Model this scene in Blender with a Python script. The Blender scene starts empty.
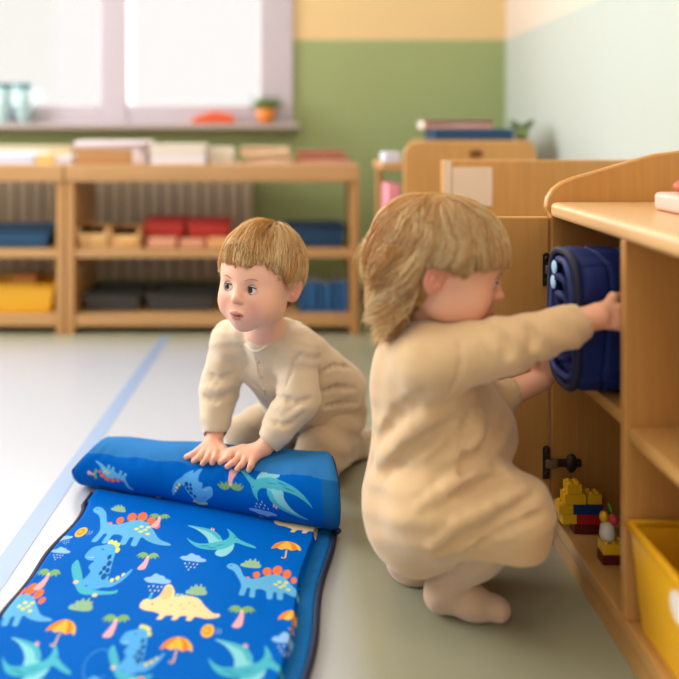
import bpy, math, random
import numpy as np
from mathutils import Matrix, Vector, Euler

random.seed(7); rng = np.random.default_rng(7)
scene = bpy.context.scene
col = scene.collection

# ---------------------------------------------------------------- camera, world, light
cam_data = bpy.data.cameras.new('camera')
cam = bpy.data.objects.new('camera', cam_data); col.objects.link(cam)
CAM_H = 0.75; FPX = 800.0; VX = 293.0; VY = 133.0
cam.location = (0, 0, CAM_H); cam.rotation_euler = (math.radians(90), 0, 0)
cam_data.sensor_width = 36; cam_data.lens = FPX / 679 * 36
cam_data.shift_x = (339.5 - VX) / 679; cam_data.shift_y = (VY - 339.5) / 679
cam_data.clip_start = 0.05
cam_data.dof.use_dof = True; cam_data.dof.focus_distance = 1.44; cam_data.dof.aperture_fstop = 1.4
scene.camera = cam

w = bpy.data.worlds.new('sky_world'); scene.world = w; w.use_nodes = True
bg = w.node_tree.nodes['Background']; bg.inputs[0].default_value = (1.0, .975, .945, 1); bg.inputs[1].default_value = 0.96

def area(name, loc, look, sx, sy, power, color):
    l = bpy.data.lights.new(name, 'AREA'); l.shape = 'RECTANGLE'; l.size = sx; l.size_y = sy
    l.energy = power; l.color = color
    o = bpy.data.objects.new(name, l); col.objects.link(o); o.location = loc
    o.rotation_euler = (Vector(look) - Vector(loc)).to_track_quat('-Z', 'Y').to_euler()
    return o
area('daylight_back_window', (-1.1, 3.72, 1.45), (-1.1, 0.6, 1.45), 2.6, 1.5, 70, (1.0, .98, .97))
area('daylight_left_window', (-2.75, 2.35, 1.45), (0.2, 1.25, 0.4), 1.7, 1.4, 100, (.96, .97, 1.0))
area('ceiling_lamp', (0.15, 0.5, 2.3), (0.2, 1.2, 0), 1.0, 1.0, 12, (1.0, .88, .70))

vs = scene.view_settings
scene.display_settings.display_device = 'sRGB'
vs.view_transform = 'Standard'; vs.look = 'None'; vs.gamma = 1; vs.exposure = 0.06; vs.use_curve_mapping = False

# ---------------------------------------------------------------- helpers
def P(px, py, D):
    return np.array([(px - VX) / FPX * D, D, CAM_H - (py - VY) / FPX * D])
def F(px, py, z=0.0):
    return P(px, py, (CAM_H - z) * FPX / (py - VY))

def lin(c):
    return tuple(((x / 12.92) if x <= .04045 else ((x + .055) / 1.055) ** 2.4) for x in c)
def hx(s):
    return lin(tuple(int(s[i:i + 2], 16) / 255 for i in (0, 2, 4)))

MATS = {}
def mat(name, color, rough=.5, bump=0, bscale=60, var=0, vscale=6, spec=.5, sheen=0, sss=0, metal=0, vcol=False, coat=0, trans=0, bdist=.002, alpha=1, stretch=None):
    if name in MATS: return MATS[name]
    m = bpy.data.materials.new(name); m.use_nodes = True
    nt = m.node_tree; b = nt.nodes['Principled BSDF']
    c = hx(color) if isinstance(color, str) else color
    b.inputs['Base Color'].default_value = (*c, 1)
    b.inputs['Roughness'].default_value = rough
    b.inputs['Specular IOR Level'].default_value = spec
    b.inputs['Metallic'].default_value = metal
    b.inputs['Sheen Weight'].default_value = sheen
    b.inputs['Coat Weight'].default_value = coat
    b.inputs['Transmission Weight'].default_value = trans
    if sss:
        b.inputs['Subsurface Weight'].default_value = sss
        b.inputs['Subsurface Radius'].default_value = (1, .35, .2); b.inputs['Subsurface Scale'].default_value = .006
    tc = nt.nodes.new('ShaderNodeTexCoord'); mp = nt.nodes.new('ShaderNodeMapping')
    nt.links.new(tc.outputs['Object'], mp.inputs[0])
    if stretch: mp.inputs['Scale'].default_value = stretch
    src = None
    if vcol:
        a = nt.nodes.new('ShaderNodeVertexColor'); a.layer_name = 'Col'; src = a.outputs['Color']
        nt.links.new(src, b.inputs['Base Color'])
    if var:
        n = nt.nodes.new('ShaderNodeTexNoise'); n.inputs['Scale'].default_value = vscale; n.inputs['Detail'].default_value = 5
        nt.links.new(mp.outputs[0], n.inputs['Vector'])
        r = nt.nodes.new('ShaderNodeMapRange'); r.inputs['From Min'].default_value = .25; r.inputs['From Max'].default_value = .75
        r.inputs['To Min'].default_value = 1 - var; r.inputs['To Max'].default_value = 1 + var
        nt.links.new(n.outputs['Fac'], r.inputs['Value'])
        mx = nt.nodes.new('ShaderNodeVectorMath'); mx.operation = 'SCALE'
        if src is None: mx.inputs[0].default_value = c
        else: nt.links.new(src, mx.inputs[0])
        nt.links.new(r.outputs[0], mx.inputs['Scale']); nt.links.new(mx.outputs[0], b.inputs['Base Color'])
    if bump:
        n2 = nt.nodes.new('ShaderNodeTexNoise'); n2.inputs['Scale'].default_value = bscale; n2.inputs['Detail'].default_value = 4
        nt.links.new(tc.outputs['Object'], n2.inputs['Vector'])
        bp = nt.nodes.new('ShaderNodeBump'); bp.inputs['Strength'].default_value = bump; bp.inputs['Distance'].default_value = bdist
        nt.links.new(n2.outputs['Fac'], bp.inputs['Height']); nt.links.new(bp.outputs[0], b.inputs['Normal'])
    MATS[name] = m
    return m

def wood(name, color, axis, dark=.8):
    """procedural wood, grain along axis 0/1/2"""
    if name in MATS: return MATS[name]
    m = bpy.data.materials.new(name); m.use_nodes = True; nt = m.node_tree; b = nt.nodes['Principled BSDF']
    b.inputs['Roughness'].default_value = .34; b.inputs['Specular IOR Level'].default_value = .5
    tc = nt.nodes.new('ShaderNodeTexCoord'); mp = nt.nodes.new('ShaderNodeMapping')
    s = [55, 55, 55]; s[axis] = 3.0; mp.inputs['Scale'].default_value = s
    nt.links.new(tc.outputs['Object'], mp.inputs[0])
    n = nt.nodes.new('ShaderNodeTexNoise'); n.inputs['Scale'].default_value = 1.6; n.inputs['Detail'].default_value = 6; n.inputs['Distortion'].default_value = .6
    nt.links.new(mp.outputs[0], n.inputs['Vector'])
    mp2 = nt.nodes.new('ShaderNodeMapping'); s2 = [7, 7, 7]; s2[axis] = 1.2; mp2.inputs['Scale'].default_value = s2
    nt.links.new(tc.outputs['Object'], mp2.inputs[0])
    n3 = nt.nodes.new('ShaderNodeTexNoise'); n3.inputs['Scale'].default_value = 1; n3.inputs['Detail'].default_value = 3
    nt.links.new(mp2.outputs[0], n3.inputs['Vector'])
    ad = nt.nodes.new('ShaderNodeMath'); ad.operation = 'ADD'
    nt.links.new(n.outputs['Fac'], ad.inputs[0]); nt.links.new(n3.outputs['Fac'], ad.inputs[1])
    cr = nt.nodes.new('ShaderNodeValToRGB'); c = hx(color); c = (c[0] * .95, c[1] * 1.03, c[2] * 1.08)
    cr.color_ramp.elements[0].position = .35; cr.color_ramp.elements[0].color = (c[0] * dark, c[1] * dark * .95, c[2] * dark * .88, 1)
    cr.color_ramp.elements[1].position = .72; cr.color_ramp.elements[1].color = (*c, 1)
    hl = nt.nodes.new('ShaderNodeMath'); hl.operation = 'MULTIPLY'; hl.inputs[1].default_value = .5
    nt.links.new(ad.outputs[0], hl.inputs[0]); nt.links.new(hl.outputs[0], cr.inputs[0])
    nt.links.new(cr.outputs[0], b.inputs['Base Color'])
    MATS[name] = m
    return m

class MB:
    """collects shapes, builds ONE mesh"""
    def __init__(s): s.v = []; s.f = []; s.m = []; s.cur = 0
    def add(s, vs, fs):
        o = len(s.v); s.v += [tuple(map(float, v)) for v in vs]; s.f += [tuple(i + o for i in f) for f in fs]; s.m += [s.cur] * len(fs); return s
    def box(s, x0, x1, y0, y1, z0, z1, M=None):
        vs = [(x, y, z) for x in (x0, x1) for y in (y0, y1) for z in (z0, z1)]
        if M is not None: vs = [tuple(M @ Vector(v)) for v in vs]
        return s.add(vs, [(0, 1, 3, 2), (4, 6, 7, 5), (0, 4, 5, 1), (2, 3, 7, 6), (0, 2, 6, 4), (1, 5, 7, 3)])
    def tube(s, pts, r, n=8, caps=True):
        pts = [np.array(p, float) for p in pts]; rs = r if hasattr(r, '__len__') else [r] * len(pts)
        vs = []; fs = []; prev = None
        for i, p in enumerate(pts):
            t = pts[min(i + 1, len(pts) - 1)] - pts[max(i - 1, 0)]; t /= (np.linalg.norm(t) + 1e-12)
            a = prev if prev is not None else (np.array([0, 0, 1.]) if abs(t[2]) < .9 else np.array([1., 0, 0]))
            a = a - t * a.dot(t); a /= np.linalg.norm(a); prev = a; b = np.cross(t, a)
            for k in range(n):
                an = 2 * math.pi * k / n; vs.append(p + rs[i] * (math.cos(an) * a + math.sin(an) * b))
        for i in range(len(pts) - 1):
            for k in range(n):
                fs.append((i * n + k, i * n + (k + 1) % n, (i + 1) * n + (k + 1) % n, (i + 1) * n + k))
        if caps: fs.append(tuple(range(n))[::-1]); fs.append(tuple((len(pts) - 1) * n + k for k in range(n)))
        return s.add(vs, fs)
    def lathe(s, prof, c=(0, 0, 0), n=24):
        vs = []; fs = []
        for (r, z) in prof:
            for k in range(n):
                a = 2 * math.pi * k / n; vs.append((c[0] + r * math.cos(a), c[1] + r * math.sin(a), c[2] + z))
        for i in range(len(prof) - 1):
            for k in range(n): fs.append((i * n + k, i * n + (k + 1) % n, (i + 1) * n + (k + 1) % n, (i + 1) * n + k))
        return s.add(vs, fs)
    def prism(s, pts, lo, hi, axis):
        """pts in the two other axes, extruded lo..hi on axis"""
        def mk(p, h):
            q = list(p); q.insert(axis, h); return tuple(q)
        n = len(pts); vs = [mk(p, lo) for p in pts] + [mk(p, hi) for p in pts]
        fs = [tuple(range(n))[::-1], tuple(range(n, 2 * n))] + [(i, (i + 1) % n, n + (i + 1) % n, n + i) for i in range(n)]
        return s.add(vs, fs)
    def ellipsoid(s, c, r, M=None, nu=24, nv=14):
        vs = []; fs = []
        for j in range(nv + 1):
            ph = math.pi * j / nv
            for i in range(nu):
                th = 2 * math.pi * i / nu
                v = np.array([r[0] * math.sin(ph) * math.cos(th), r[1] * math.sin(ph) * math.sin(th), r[2] * math.cos(ph)])
                if M is not None: v = M @ v
                vs.append(v + np.array(c))
        for j in range(nv):
            for i in range(nu): fs.append((j * nu + i, j * nu + (i + 1) % nu, (j + 1) * nu + (i + 1) % nu, (j + 1) * nu + i))
        return s.add(vs, fs)
    def build(s, name, mats, parent=None, smooth=False, bevel=0, seg=2):
        me = bpy.data.meshes.new(name); me.from_pydata(s.v, [], s.f); 
        for m in (mats if isinstance(mats, (list, tuple)) else [mats]): me.materials.append(m)
        for p, mi in zip(me.polygons, s.m): p.material_index = mi
        import bmesh
        bm = bmesh.new(); bm.from_mesh(me); bmesh.ops.remove_doubles(bm, verts=bm.verts, dist=1e-6); bmesh.ops.recalc_face_normals(bm, faces=bm.faces); bm.to_mesh(me); bm.free()
        me.update()
        if smooth: me.polygons.foreach_set('use_smooth', [True] * len(me.polygons))
        o = bpy.data.objects.new(name, me); col.objects.link(o)
        if bevel:
            bv = o.modifiers.new('bevel', 'BEVEL'); bv.width = bevel; bv.segments = seg; bv.limit_method = 'ANGLE'; bv.angle_limit = math.radians(40)
            me.polygons.foreach_set('use_smooth', [True] * len(me.polygons))
            wn = o.modifiers.new('wn', 'WEIGHTED_NORMAL'); wn.keep_sharp = False
        if parent is not None:
            o.parent = parent; o.matrix_parent_inverse = parent_inv(parent)
        return o

def parent_inv(p):
    M = Matrix.Translation(p.location) @ p.rotation_euler.to_matrix().to_4x4()
    q = p
    while q.parent is not None:
        break
    if p.type != 'EMPTY': return Matrix.Identity(4)
    return M.inverted()

def tag(o, label=None, cat=None, group=None, kind=None):
    if label: o['label'] = label
    if cat: o['category'] = cat
    if group: o['group'] = group
    if kind: o['kind'] = kind
    return o
def thing(name, loc, label, cat, group=None):
    o = bpy.data.objects.new(name, None); col.objects.link(o); o.location = loc; o.empty_display_size = .05
    return tag(o, label, cat, group)

def np_mesh(name, verts, quads, mats, parent=None, colors=None, smooth=True, midx=None):
    me = bpy.data.meshes.new(name)
    verts = np.asarray(verts, np.float32); quads = np.asarray(quads, np.int32)
    me.vertices.add(len(verts)); me.vertices.foreach_set('co', verts.ravel())
    k = quads.shape[1]
    me.loops.add(quads.size); me.loops.foreach_set('vertex_index', quads.ravel())
    me.polygons.add(len(quads)); me.polygons.foreach_set('loop_start', np.arange(0, quads.size, k, dtype=np.int32))
    me.polygons.foreach_set('loop_total', np.full(len(quads), k, np.int32))
    me.update(calc_edges=True)
    if smooth: me.polygons.foreach_set('use_smooth', np.ones(len(quads), bool))
    for m in (mats if isinstance(mats, (list, tuple)) else [mats]): me.materials.append(m)
    if midx is not None: me.polygons.foreach_set('material_index', midx.astype(np.int32))
    if colors is not None:
        a = me.color_attributes.new('Col', 'FLOAT_COLOR', 'POINT')
        a.data.foreach_set('color', np.concatenate([colors, np.ones((len(colors), 1))], 1).astype(np.float32).ravel())
    me.validate()
    o = bpy.data.objects.new(name, me); col.objects.link(o)
    if parent is not None: o.parent = parent; o.matrix_parent_inverse = parent_inv(parent)
    return o

# ---------------------------------------------------------------- implicit surface modelling (bodies, clothes)
HA = np.array([1.0, 1.0, 1.0])              # head proportions of the child being modelled
class Field:
    def __init__(s, lo, hi, h):
        s.lo = np.array(lo, np.float32); s.h = h
        s.n = np.ceil((np.array(hi) - s.lo) / h).astype(int) + 1
        s.d = np.full(s.n, 1.0, np.float32)
        s.ax = [s.lo[i] + h * np.arange(s.n[i], dtype=np.float32) for i in range(3)]
        s.T = None
    def tp(s, p):
        p = np.array(p, float)
        return (s.T[0] @ (p * HA) * s.T[1] + s.T[2]) if s.T is not None else p
    def sc(s): return s.T[1] if s.T is not None else 1.0
    def _sub(s, lo, hi, m):
        i0 = np.clip(np.floor((lo - m - s.lo) / s.h).astype(int), 0, s.n); i1 = np.clip(np.ceil((hi + m - s.lo) / s.h).astype(int) + 1, 0, s.n)
        if (i1 <= i0).any(): return None
        sl = tuple(slice(a, b) for a, b in zip(i0, i1))
        X = s.ax[0][sl[0]][:, None, None]; Y = s.ax[1][sl[1]][None, :, None]; Z = s.ax[2][sl[2]][None, None, :]
        return sl, X, Y, Z
    def _op(s, sl, e, k, op):
        d = s.d[sl]
        if op == 'u':
            if k <= 0: r = np.minimum(d, e)
            else:
                hh = np.clip(k - np.abs(d - e), 0, None) / k; r = np.minimum(d, e) - hh * hh * k * .25
        elif op == 's':
            e = -e
            if k <= 0: r = np.maximum(d, e)
            else:
                hh = np.clip(k - np.abs(d - e), 0, None) / k; r = np.maximum(d, e) + hh * hh * k * .25
        s.d[sl] = r
    def cap(s, a, b, ra, rb=None, k=.01, op='u'):
        rb = ra if rb is None else rb
        a = s.tp(a); b = s.tp(b); c = s.sc(); ra *= c; rb *= c; k *= c
        R = max(ra, rb); q = s._sub(np.minimum(a, b) - R, np.maximum(a, b) + R, k + 3 * s.h)
        if q is None: return
        sl, X, Y, Z = q; ab = b - a; L = max(ab.dot(ab), 1e-12)
        t = np.clip(((X - a[0]) * ab[0] + (Y - a[1]) * ab[1] + (Z - a[2]) * ab[2]) / L, 0, 1)
        e = np.sqrt((X - a[0] - t * ab[0]) ** 2 + (Y - a[1] - t * ab[1]) ** 2 + (Z - a[2] - t * ab[2]) ** 2) - (ra + (rb - ra) * t)
        s._op(sl, e, k, op)
    def chain(s, pts, rs, k=.01, op='u'):
        for i in range(len(pts) - 1): s.cap(pts[i], pts[i + 1], rs[i], rs[i + 1], k, op)
    def ell(s, c, r, k=.01, rot=None, op='u'):
        c = s.tp(c); r = np.array(r, float) * s.sc() * (HA if s.T is not None else 1); k *= s.sc()
        R = rot if rot is not None else np.eye(3)
        if s.T is not None: R = s.T[0] @ R
        M = r.max(); q = s._sub(c - M, c + M, k + 3 * s.h)
        if q is None: return
        sl, X, Y, Z = q; X = X - c[0]; Y = Y - c[1]; Z = Z - c[2]
        u = [X * R[0, i] + Y * R[1, i] + Z * R[2, i] for i in range(3)]
        k0 = np.sqrt(sum((u[i] / r[i]) ** 2 for i in range(3))); k1 = np.sqrt(sum((u[i] / r[i] ** 2) ** 2 for i in range(3))) + 1e-9
        s._op(sl, k0 * (k0 - 1) / k1, k, op)
    def cut(s, p, n, k=.003):
        """remove everything on the side n points to"""
        p = s.tp(p); n = np.array(n, float); n = (s.T[0] @ n) if s.T is not None else n; n /= np.linalg.norm(n)
        X = s.ax[0][:, None, None]; Y = s.ax[1][None, :, None]; Z = s.ax[2][None, None, :]
        e = (X - p[0]) * n[0] + (Y - p[1]) * n[1] + (Z - p[2]) * n[2]
        s.d = np.maximum(s.d, e.astype(np.float32))
    def wrinkle(s, fn):
        """fn(X,Y,Z) displacement added near the surface"""
        idx = np.nonzero(np.abs(s.d) < .03)
        x = s.ax[0][idx[0]]; y = s.ax[1][idx[1]]; z = s.ax[2][idx[2]]
        s.d[idx] += fn(x, y, z).astype(np.float32)
    def mesh(s):
        d = s.d; ins = d < 0
        nx, ny, nz = d.shape
        cs = np.zeros((nx - 1, ny - 1, nz - 1), np.int8)
        offs = [(i, j, k) for i in (0, 1) for j in (0, 1) for k in (0, 1)]
        for (i, j, k) in offs: cs += ins[i:nx - 1 + i, j:ny - 1 + j, k:nz - 1 + k]
        act = np.nonzero((cs > 0) & (cs < 8)); A = np.stack(act, 1)
        idm = np.full(cs.shape, -1, np.int32); idm[act] = np.arange(len(A))
        vals = {o: d[A[:, 0] + o[0], A[:, 1] + o[1], A[:, 2] + o[2]] for o in offs}
        acc = np.zeros((len(A), 3)); cnt = np.zeros(len(A))
        for o in offs:
            for ax in range(3):
                if o[ax] == 0:
                    q = list(o); q[ax] = 1; q = tuple(q); a = vals[o]; b = vals[q]; m = (a < 0) != (b < 0)
                    t = np.where(m, a / np.where(m, a - b, 1), 0)
                    for c in range(3):
                        acc[:, c] += np.where(m, o[c] + (t if c == ax else 0), 0)
                    cnt += m
        V = (A + acc / cnt[:, None]) * s.h + s.lo
        Q = []
        for ax in range(3):
            a1, a2 = [(1, 2), (2, 0), (0, 1)][ax]
            s0 = [slice(None)] * 3; s1 = [slice(None)] * 3; s0[ax] = slice(0, -1); s1[ax] = slice(1, None)
            ch = ins[tuple(s0)] != ins[tuple(s1)]; E = np.stack(np.nonzero(ch), 1)
            E = E[(E[:, a1] > 0) & (E[:, a2] > 0) & (E[:, a1] < d.shape[a1] - 1) & (E[:, a2] < d.shape[a2] - 1)]
            def ci(o1, o2):
                c = E.copy(); c[:, a1] -= o1; c[:, a2] -= o2; return idm[c[:, 0], c[:, 1], c[:, 2]]
            q = np.stack([ci(1, 1), ci(0, 1), ci(0, 0), ci(1, 0)], 1)
            fl = ~ins[E[:, 0], E[:, 1], E[:, 2]]; q[fl] = q[fl][:, ::-1]
            Q.append(q)
        Q = np.concatenate(Q); Q = Q[(Q >= 0).all(1)]
        return V, Q
def relax(V, Q, it=2, w=.5):
    for _ in range(it):
        S = np.zeros_like(V); C = np.zeros(len(V))
        for a in range(4):
            for b in ((a + 1) % 4, (a + 3) % 4):
                np.add.at(S, Q[:, a], V[Q[:, b]]); np.add.at(C, Q[:, a], 1)
        V = V * (1 - w) + w * S / np.maximum(C, 1)[:, None]
    return V
def vrelax(V, Q, it=2, w=.5):
    n = len(V); i = np.concatenate([Q[:, a] for a in range(4) for b in (1, 3)]); j = np.concatenate([Q[:, (a + b) % 4] for a in range(4) for b in (1, 3)])
    C = np.bincount(i, minlength=n)
    for _ in range(it):
        S = np.stack([np.bincount(i, V[j, c], minlength=n) for c in range(3)], 1)
        V = V * (1 - w) + w * S / np.maximum(C, 1)[:, None]
    return V
def rotm(ax, deg):
    return np.array(Matrix.Rotation(math.radians(deg), 3, ax))
def snoise(x, y, z, seed, f):
    """cheap smooth noise: sum of sines in random directions"""
    r = np.random.default_rng(seed); o = 0
    for i in range(7):
        k = r.normal(size=3); k /= np.linalg.norm(k); o = o + np.sin((x * k[0] + y * k[1] + z * k[2]) * f * r.uniform(.6, 1.5) + r.uniform(0, 6.3))
    return o / 3.0
# ---------------------------------------------------------------- room
RX = 0.93; BY = 3.5; LX = -2.6; TOP = 2.45; FY = -1.6
def floor_mat():
    m = bpy.data.materials.new('vinyl_floor'); m.use_nodes = True; nt = m.node_tree; b = nt.nodes['Principled BSDF']
    b.inputs['Roughness'].default_value = .3; b.inputs['Specular IOR Level'].default_value = .5
    tc = nt.nodes.new('ShaderNodeTexCoord'); sp = nt.nodes.new('ShaderNodeSeparateXYZ'); nt.links.new(tc.outputs['Object'], sp.inputs[0])
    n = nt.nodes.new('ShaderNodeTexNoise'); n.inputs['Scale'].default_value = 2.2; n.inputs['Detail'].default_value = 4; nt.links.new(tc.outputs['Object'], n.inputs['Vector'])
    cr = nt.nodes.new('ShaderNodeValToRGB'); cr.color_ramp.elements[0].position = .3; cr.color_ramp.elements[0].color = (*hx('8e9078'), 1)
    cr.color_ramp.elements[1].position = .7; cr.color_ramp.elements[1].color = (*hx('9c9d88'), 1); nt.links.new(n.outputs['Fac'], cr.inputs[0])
    # left vinyl paler, right olive: window glare and shade put into the colour
    def rng_(lo, hi, inp):
        r = nt.nodes.new('ShaderNodeMapRange'); r.inputs['From Min'].default_value = lo; r.inputs['From Max'].default_value = hi; nt.links.new(inp, r.inputs['Value']); return r.outputs[0]
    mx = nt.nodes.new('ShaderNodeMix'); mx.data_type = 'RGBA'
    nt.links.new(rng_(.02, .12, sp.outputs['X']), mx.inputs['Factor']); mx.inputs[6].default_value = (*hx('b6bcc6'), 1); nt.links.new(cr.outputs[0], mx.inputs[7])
    # far floor tinted tan: the shelf's reflection is painted in
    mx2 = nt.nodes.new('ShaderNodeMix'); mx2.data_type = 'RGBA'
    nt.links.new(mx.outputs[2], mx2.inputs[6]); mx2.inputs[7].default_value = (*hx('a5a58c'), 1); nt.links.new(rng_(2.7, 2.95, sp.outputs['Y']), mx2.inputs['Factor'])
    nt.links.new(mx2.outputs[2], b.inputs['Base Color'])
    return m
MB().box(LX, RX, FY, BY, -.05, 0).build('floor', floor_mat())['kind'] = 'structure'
# inlaid line on the floor
A1 = F(155, 352); A2 = F(20, 545); dv = (A2 - A1) / np.linalg.norm(A2 - A1); A0 = A1 - dv * .2; A2 = A2 + dv * .35; nn = np.array([-dv[1], dv[0], 0]) * .018
q = [A0 + nn, A0 - nn, A2 - nn * 1.2, A2 + nn * 1.2]
b_ = MB(); b_.add([(p[0], p[1], .0008) for p in q] + [(p[0], p[1], -.001) for p in q], [(0, 1, 2, 3), (0, 4, 5, 1), (1, 5, 6, 2), (2, 6, 7, 3), (3, 7, 4, 0)])
b_.build('trim_1', mat('floor_line', '8ea6c8', .4))['kind'] = 'structure'

GREEN = mat('green_wall_paint', '9aa872', .8, var=.03, vscale=2); CREAM = mat('cream_wall_paint', 'e2c48e', .8)
HZ = CAM_H + 93 / FPX * BY           # height of the green band
def wall_back(z0, z1, m):            # wall pieces round the two window openings
    pass
W1 = (-2.1, -.84); W2 = (-.72, -.144); WZ0, WZ1 = .872, 2.1
wb = MB()
wb.cur = 0
wb.box(LX, RX, BY, BY + .12, 0, .78)
wb.box(.0, RX, BY, BY + .12, .78, HZ)
wb.cur = 1
wb.box(.0, RX, BY, BY + .12, HZ, TOP)
wb.box(LX, W1[0] - .1, BY, BY + .12, .78, TOP)
wb.box(W1[0] - .1, 0, BY, BY + .12, WZ1 + .06, TOP)
wb.build('wall_back', [GREEN, CREAM])['kind'] = 'structure'
FR = mat('window_frame_paint', 'bdb4bd', .45)
fr = MB()
for (a, b) in ((W1[0] - .1, W1[0]), (W1[1], W2[0]), (W2[1], 0.0)): fr.box(a, b, BY - .02, BY + .1, .78, WZ1 + .06)
for W in (W1, W2):
    fr.box(W[0], W[1], BY - .015, BY + .1, .78, WZ0); fr.box(W[0], W[1], BY - .015, BY + .1, WZ1, WZ1 + .06)
fr.cur = 0
wf = fr.build('window_1', FR, bevel=.006); wf['kind'] = 'structure'
def glassm():
    m = bpy.data.materials.new('window_glass'); m.use_nodes = True; nt = m.node_tree; nt.nodes.clear()
    o = nt.nodes.new('ShaderNodeOutputMaterial'); t = nt.nodes.new('ShaderNodeBsdfTransparent'); g = nt.nodes.new('ShaderNodeBsdfGlossy'); g.inputs['Roughness'].default_value = .02
    x = nt.nodes.new('ShaderNodeMixShader'); x.inputs[0].default_value = .05
    nt.links.new(t.outputs[0], x.inputs[1]); nt.links.new(g.outputs[0], x.inputs[2]); nt.links.new(x.outputs[0], o.inputs[0]); return m
GL = glassm()
for W in (W1, W2): MB().box(W[0], W[1], BY + .04, BY + .046, WZ0, WZ1).build('pane', GL, wf)
MB().box(W1[0] - .1, .03, BY - .12, BY - .0, .765, .79).build('trim_2', mat('window_sill_paint', 'a89c96', .5), bevel=.006)['kind'] = 'structure'
wr = MB(); wr.cur = 0; wr.box(RX, RX + .1, FY, BY + .12, 0, HZ); wr.cur = 1; wr.box(RX, RX + .1, FY, BY + .12, HZ, TOP)
wr.build('wall_right', [mat('glare_green_wall', 'bcc6bf', .75), mat('pale_cream_wall_paint', 'dccfc0', .75)])['kind'] = 'structure'  # lower green is whitened: window glare put into the wall colour
wl = MB(); wl.box(LX - .1, LX, FY, BY + .12, 0, .75); wl.box(LX - .1, LX, FY, BY + .12, 2.15, TOP); wl.box(LX - .1, LX, FY, .3, .75, 2.15); wl.box(LX - .1, LX, 2.75, BY + .12, .75, 2.15)
wl.build('wall_left', CREAM)['kind'] = 'structure'
MB().box(LX, RX, FY, BY, TOP, TOP + .1).build('ceiling', mat('ceiling_paint', 'efeae0', .9))['kind'] = 'structure'
MB().box(LX, RX, BY - .015, BY, 0, .08).build('baseboard_back', mat('baseboard_paint', '8f8a6e', .6), bevel=.003)['kind'] = 'structure'
MB().box(RX - .015, RX, FY, BY - .016, 0, .08).build('baseboard_right', mat('baseboard_paint', '8f8a6e', .6), bevel=.003)['kind'] = 'structure'

# ---------------------------------------------------------------- background shelves
WX = wood('maple_x', 'd9a468', 0); WY = wood('maple_y', 'd09a58', 1); WZ = wood('maple_z', 'd09450', 2)
WXd = wood('shelf_wood_x', 'cf9c66', 0); WZd = wood('shelf_wood_z', 'cb945a', 2)
SY0, SY1 = 2.97, 3.27; SH = .634
def shelf_unit(x0, x1, label):
    t = thing('storage_shelf', ((x0 + x1) / 2, (SY0 + SY1) / 2, 0), label, 'shelf', None)
    th = .032
    for (a, b) in ((x0, x0 + th), (x1 - th, x1)): MB().box(a, b, SY0, SY1, .0, SH - .066).build('side_panel', WZd, t, bevel=.003)
    MB().box(x0, x1, SY0 - .01, SY1, SH - .066, SH).build('top_panel', WXd, t, bevel=.006)
    MB().box(x0 + th, x1 - th, SY0 + .005, SY1, .285, .318).build('shelf_board', WXd, t, bevel=.003)
    MB().box(x0 + th, x1 - th, SY0 + .005, SY1, .03, .075).build('bottom_board', WXd, t, bevel=.003)
    return t
XS = (65 - VX) / FPX * SY0
shelf_unit(XS + .002, (359 - VX) / FPX * SY0, 'long open-backed wooden shelf against the green wall, right of the other background shelf')
shelf_unit(XS - 1.05, XS - .002, 'open-backed wooden shelf at the left edge holding blue and yellow bins')
# radiator behind the shelves
ra = MB()
for i in range(26):
    x = -1.62 + i * .056; ra.box(x, x + .05, BY - .1, BY - .03, .12, .60)
ra.box(-1.63, -.16, BY - .075, BY - .055, .14, .18); ra.box(-1.63, -.16, BY - .075, BY - .055, .54, .58)
ra.box(-1.6, -1.57, BY - .08, BY - .05, 0, .13); ra.box(-.22, -.19, BY - .08, BY - .05, 0, .13)
tag(ra.build('radiator', mat('radiator_paint', 'b0a088', .5), bevel=.006), 'greyish beige finned radiator on the back wall behind the shelves', 'radiator')

def sx(px, y): return (px - VX) / FPX * y
def sz(py, y): return CAM_H - (py - VY) / FPX * y
def bin_box(name, x0, x1, y0, y1, z0, z1, m, label, cat, group=None, taper=.9, wall=.006, handle=None, hm=None, hy=None):
    cx, cy = (x0 + x1) / 2, (y0 + y1) / 2
    t = thing(name, (cx, cy, z0), label, cat, group)
    mb = MB(); hx_, hy_ = (x1 - x0) / 2, (y1 - y0) / 2
    def ring(s, z, ins=0): return [(cx - hx_ * s + ins, cy - hy_ * s + ins, z), (cx + hx_ * s - ins, cy - hy_ * s + ins, z), (cx + hx_ * s - ins, cy + hy_ * s - ins, z), (cx - hx_ * s + ins, cy + hy_ * s - ins, z)]
    vs = ring(taper, z0) + ring(1, z1) + ring(1, z1, wall) + ring(taper, z0 + wall, wall)
    fs = [(3, 2, 1, 0), (12, 13, 14, 15)]
    for r in range(3):
        for k in range(4): fs.append((r * 4 + k, r * 4 + (k + 1) % 4, r * 4 + 4 + (k + 1) % 4, r * 4 + 4 + k))
    mb.add(vs, fs).build('body', m, t, bevel=.004)
    r = MB()
    rr = .007
    pts = ring(1.0, z1)
    r.tube(pts + [pts[0]], rr, 8, False); r.build('rim', m, t, smooth=True)
    return t
SZ1 = .3185; SZ0 = .0755
BLUE = mat('blue_plastic', '124a70', .4); YEL = mat('yellow_plastic', 'e9ae1c', .35); RED = mat('red_plastic', 'c2362c', .4)
DBLUE = mat('dark_blue_plastic', '123f68', .45)
bin_box('storage_bin', sx(-60, 3.0), sx(50, 3.0), 3.0, 3.22, SZ1, SZ1 + .064, BLUE, 'low dark blue bin on the middle board of the left edge shelf', 'bin')
bin_box('storage_bin', sx(-40, 3.0), sx(54, 3.0), 3.0, 3.22, SZ0, SZ0 + .10, YEL, 'yellow bin on the bottom board of the left edge shelf', 'bin')
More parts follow.
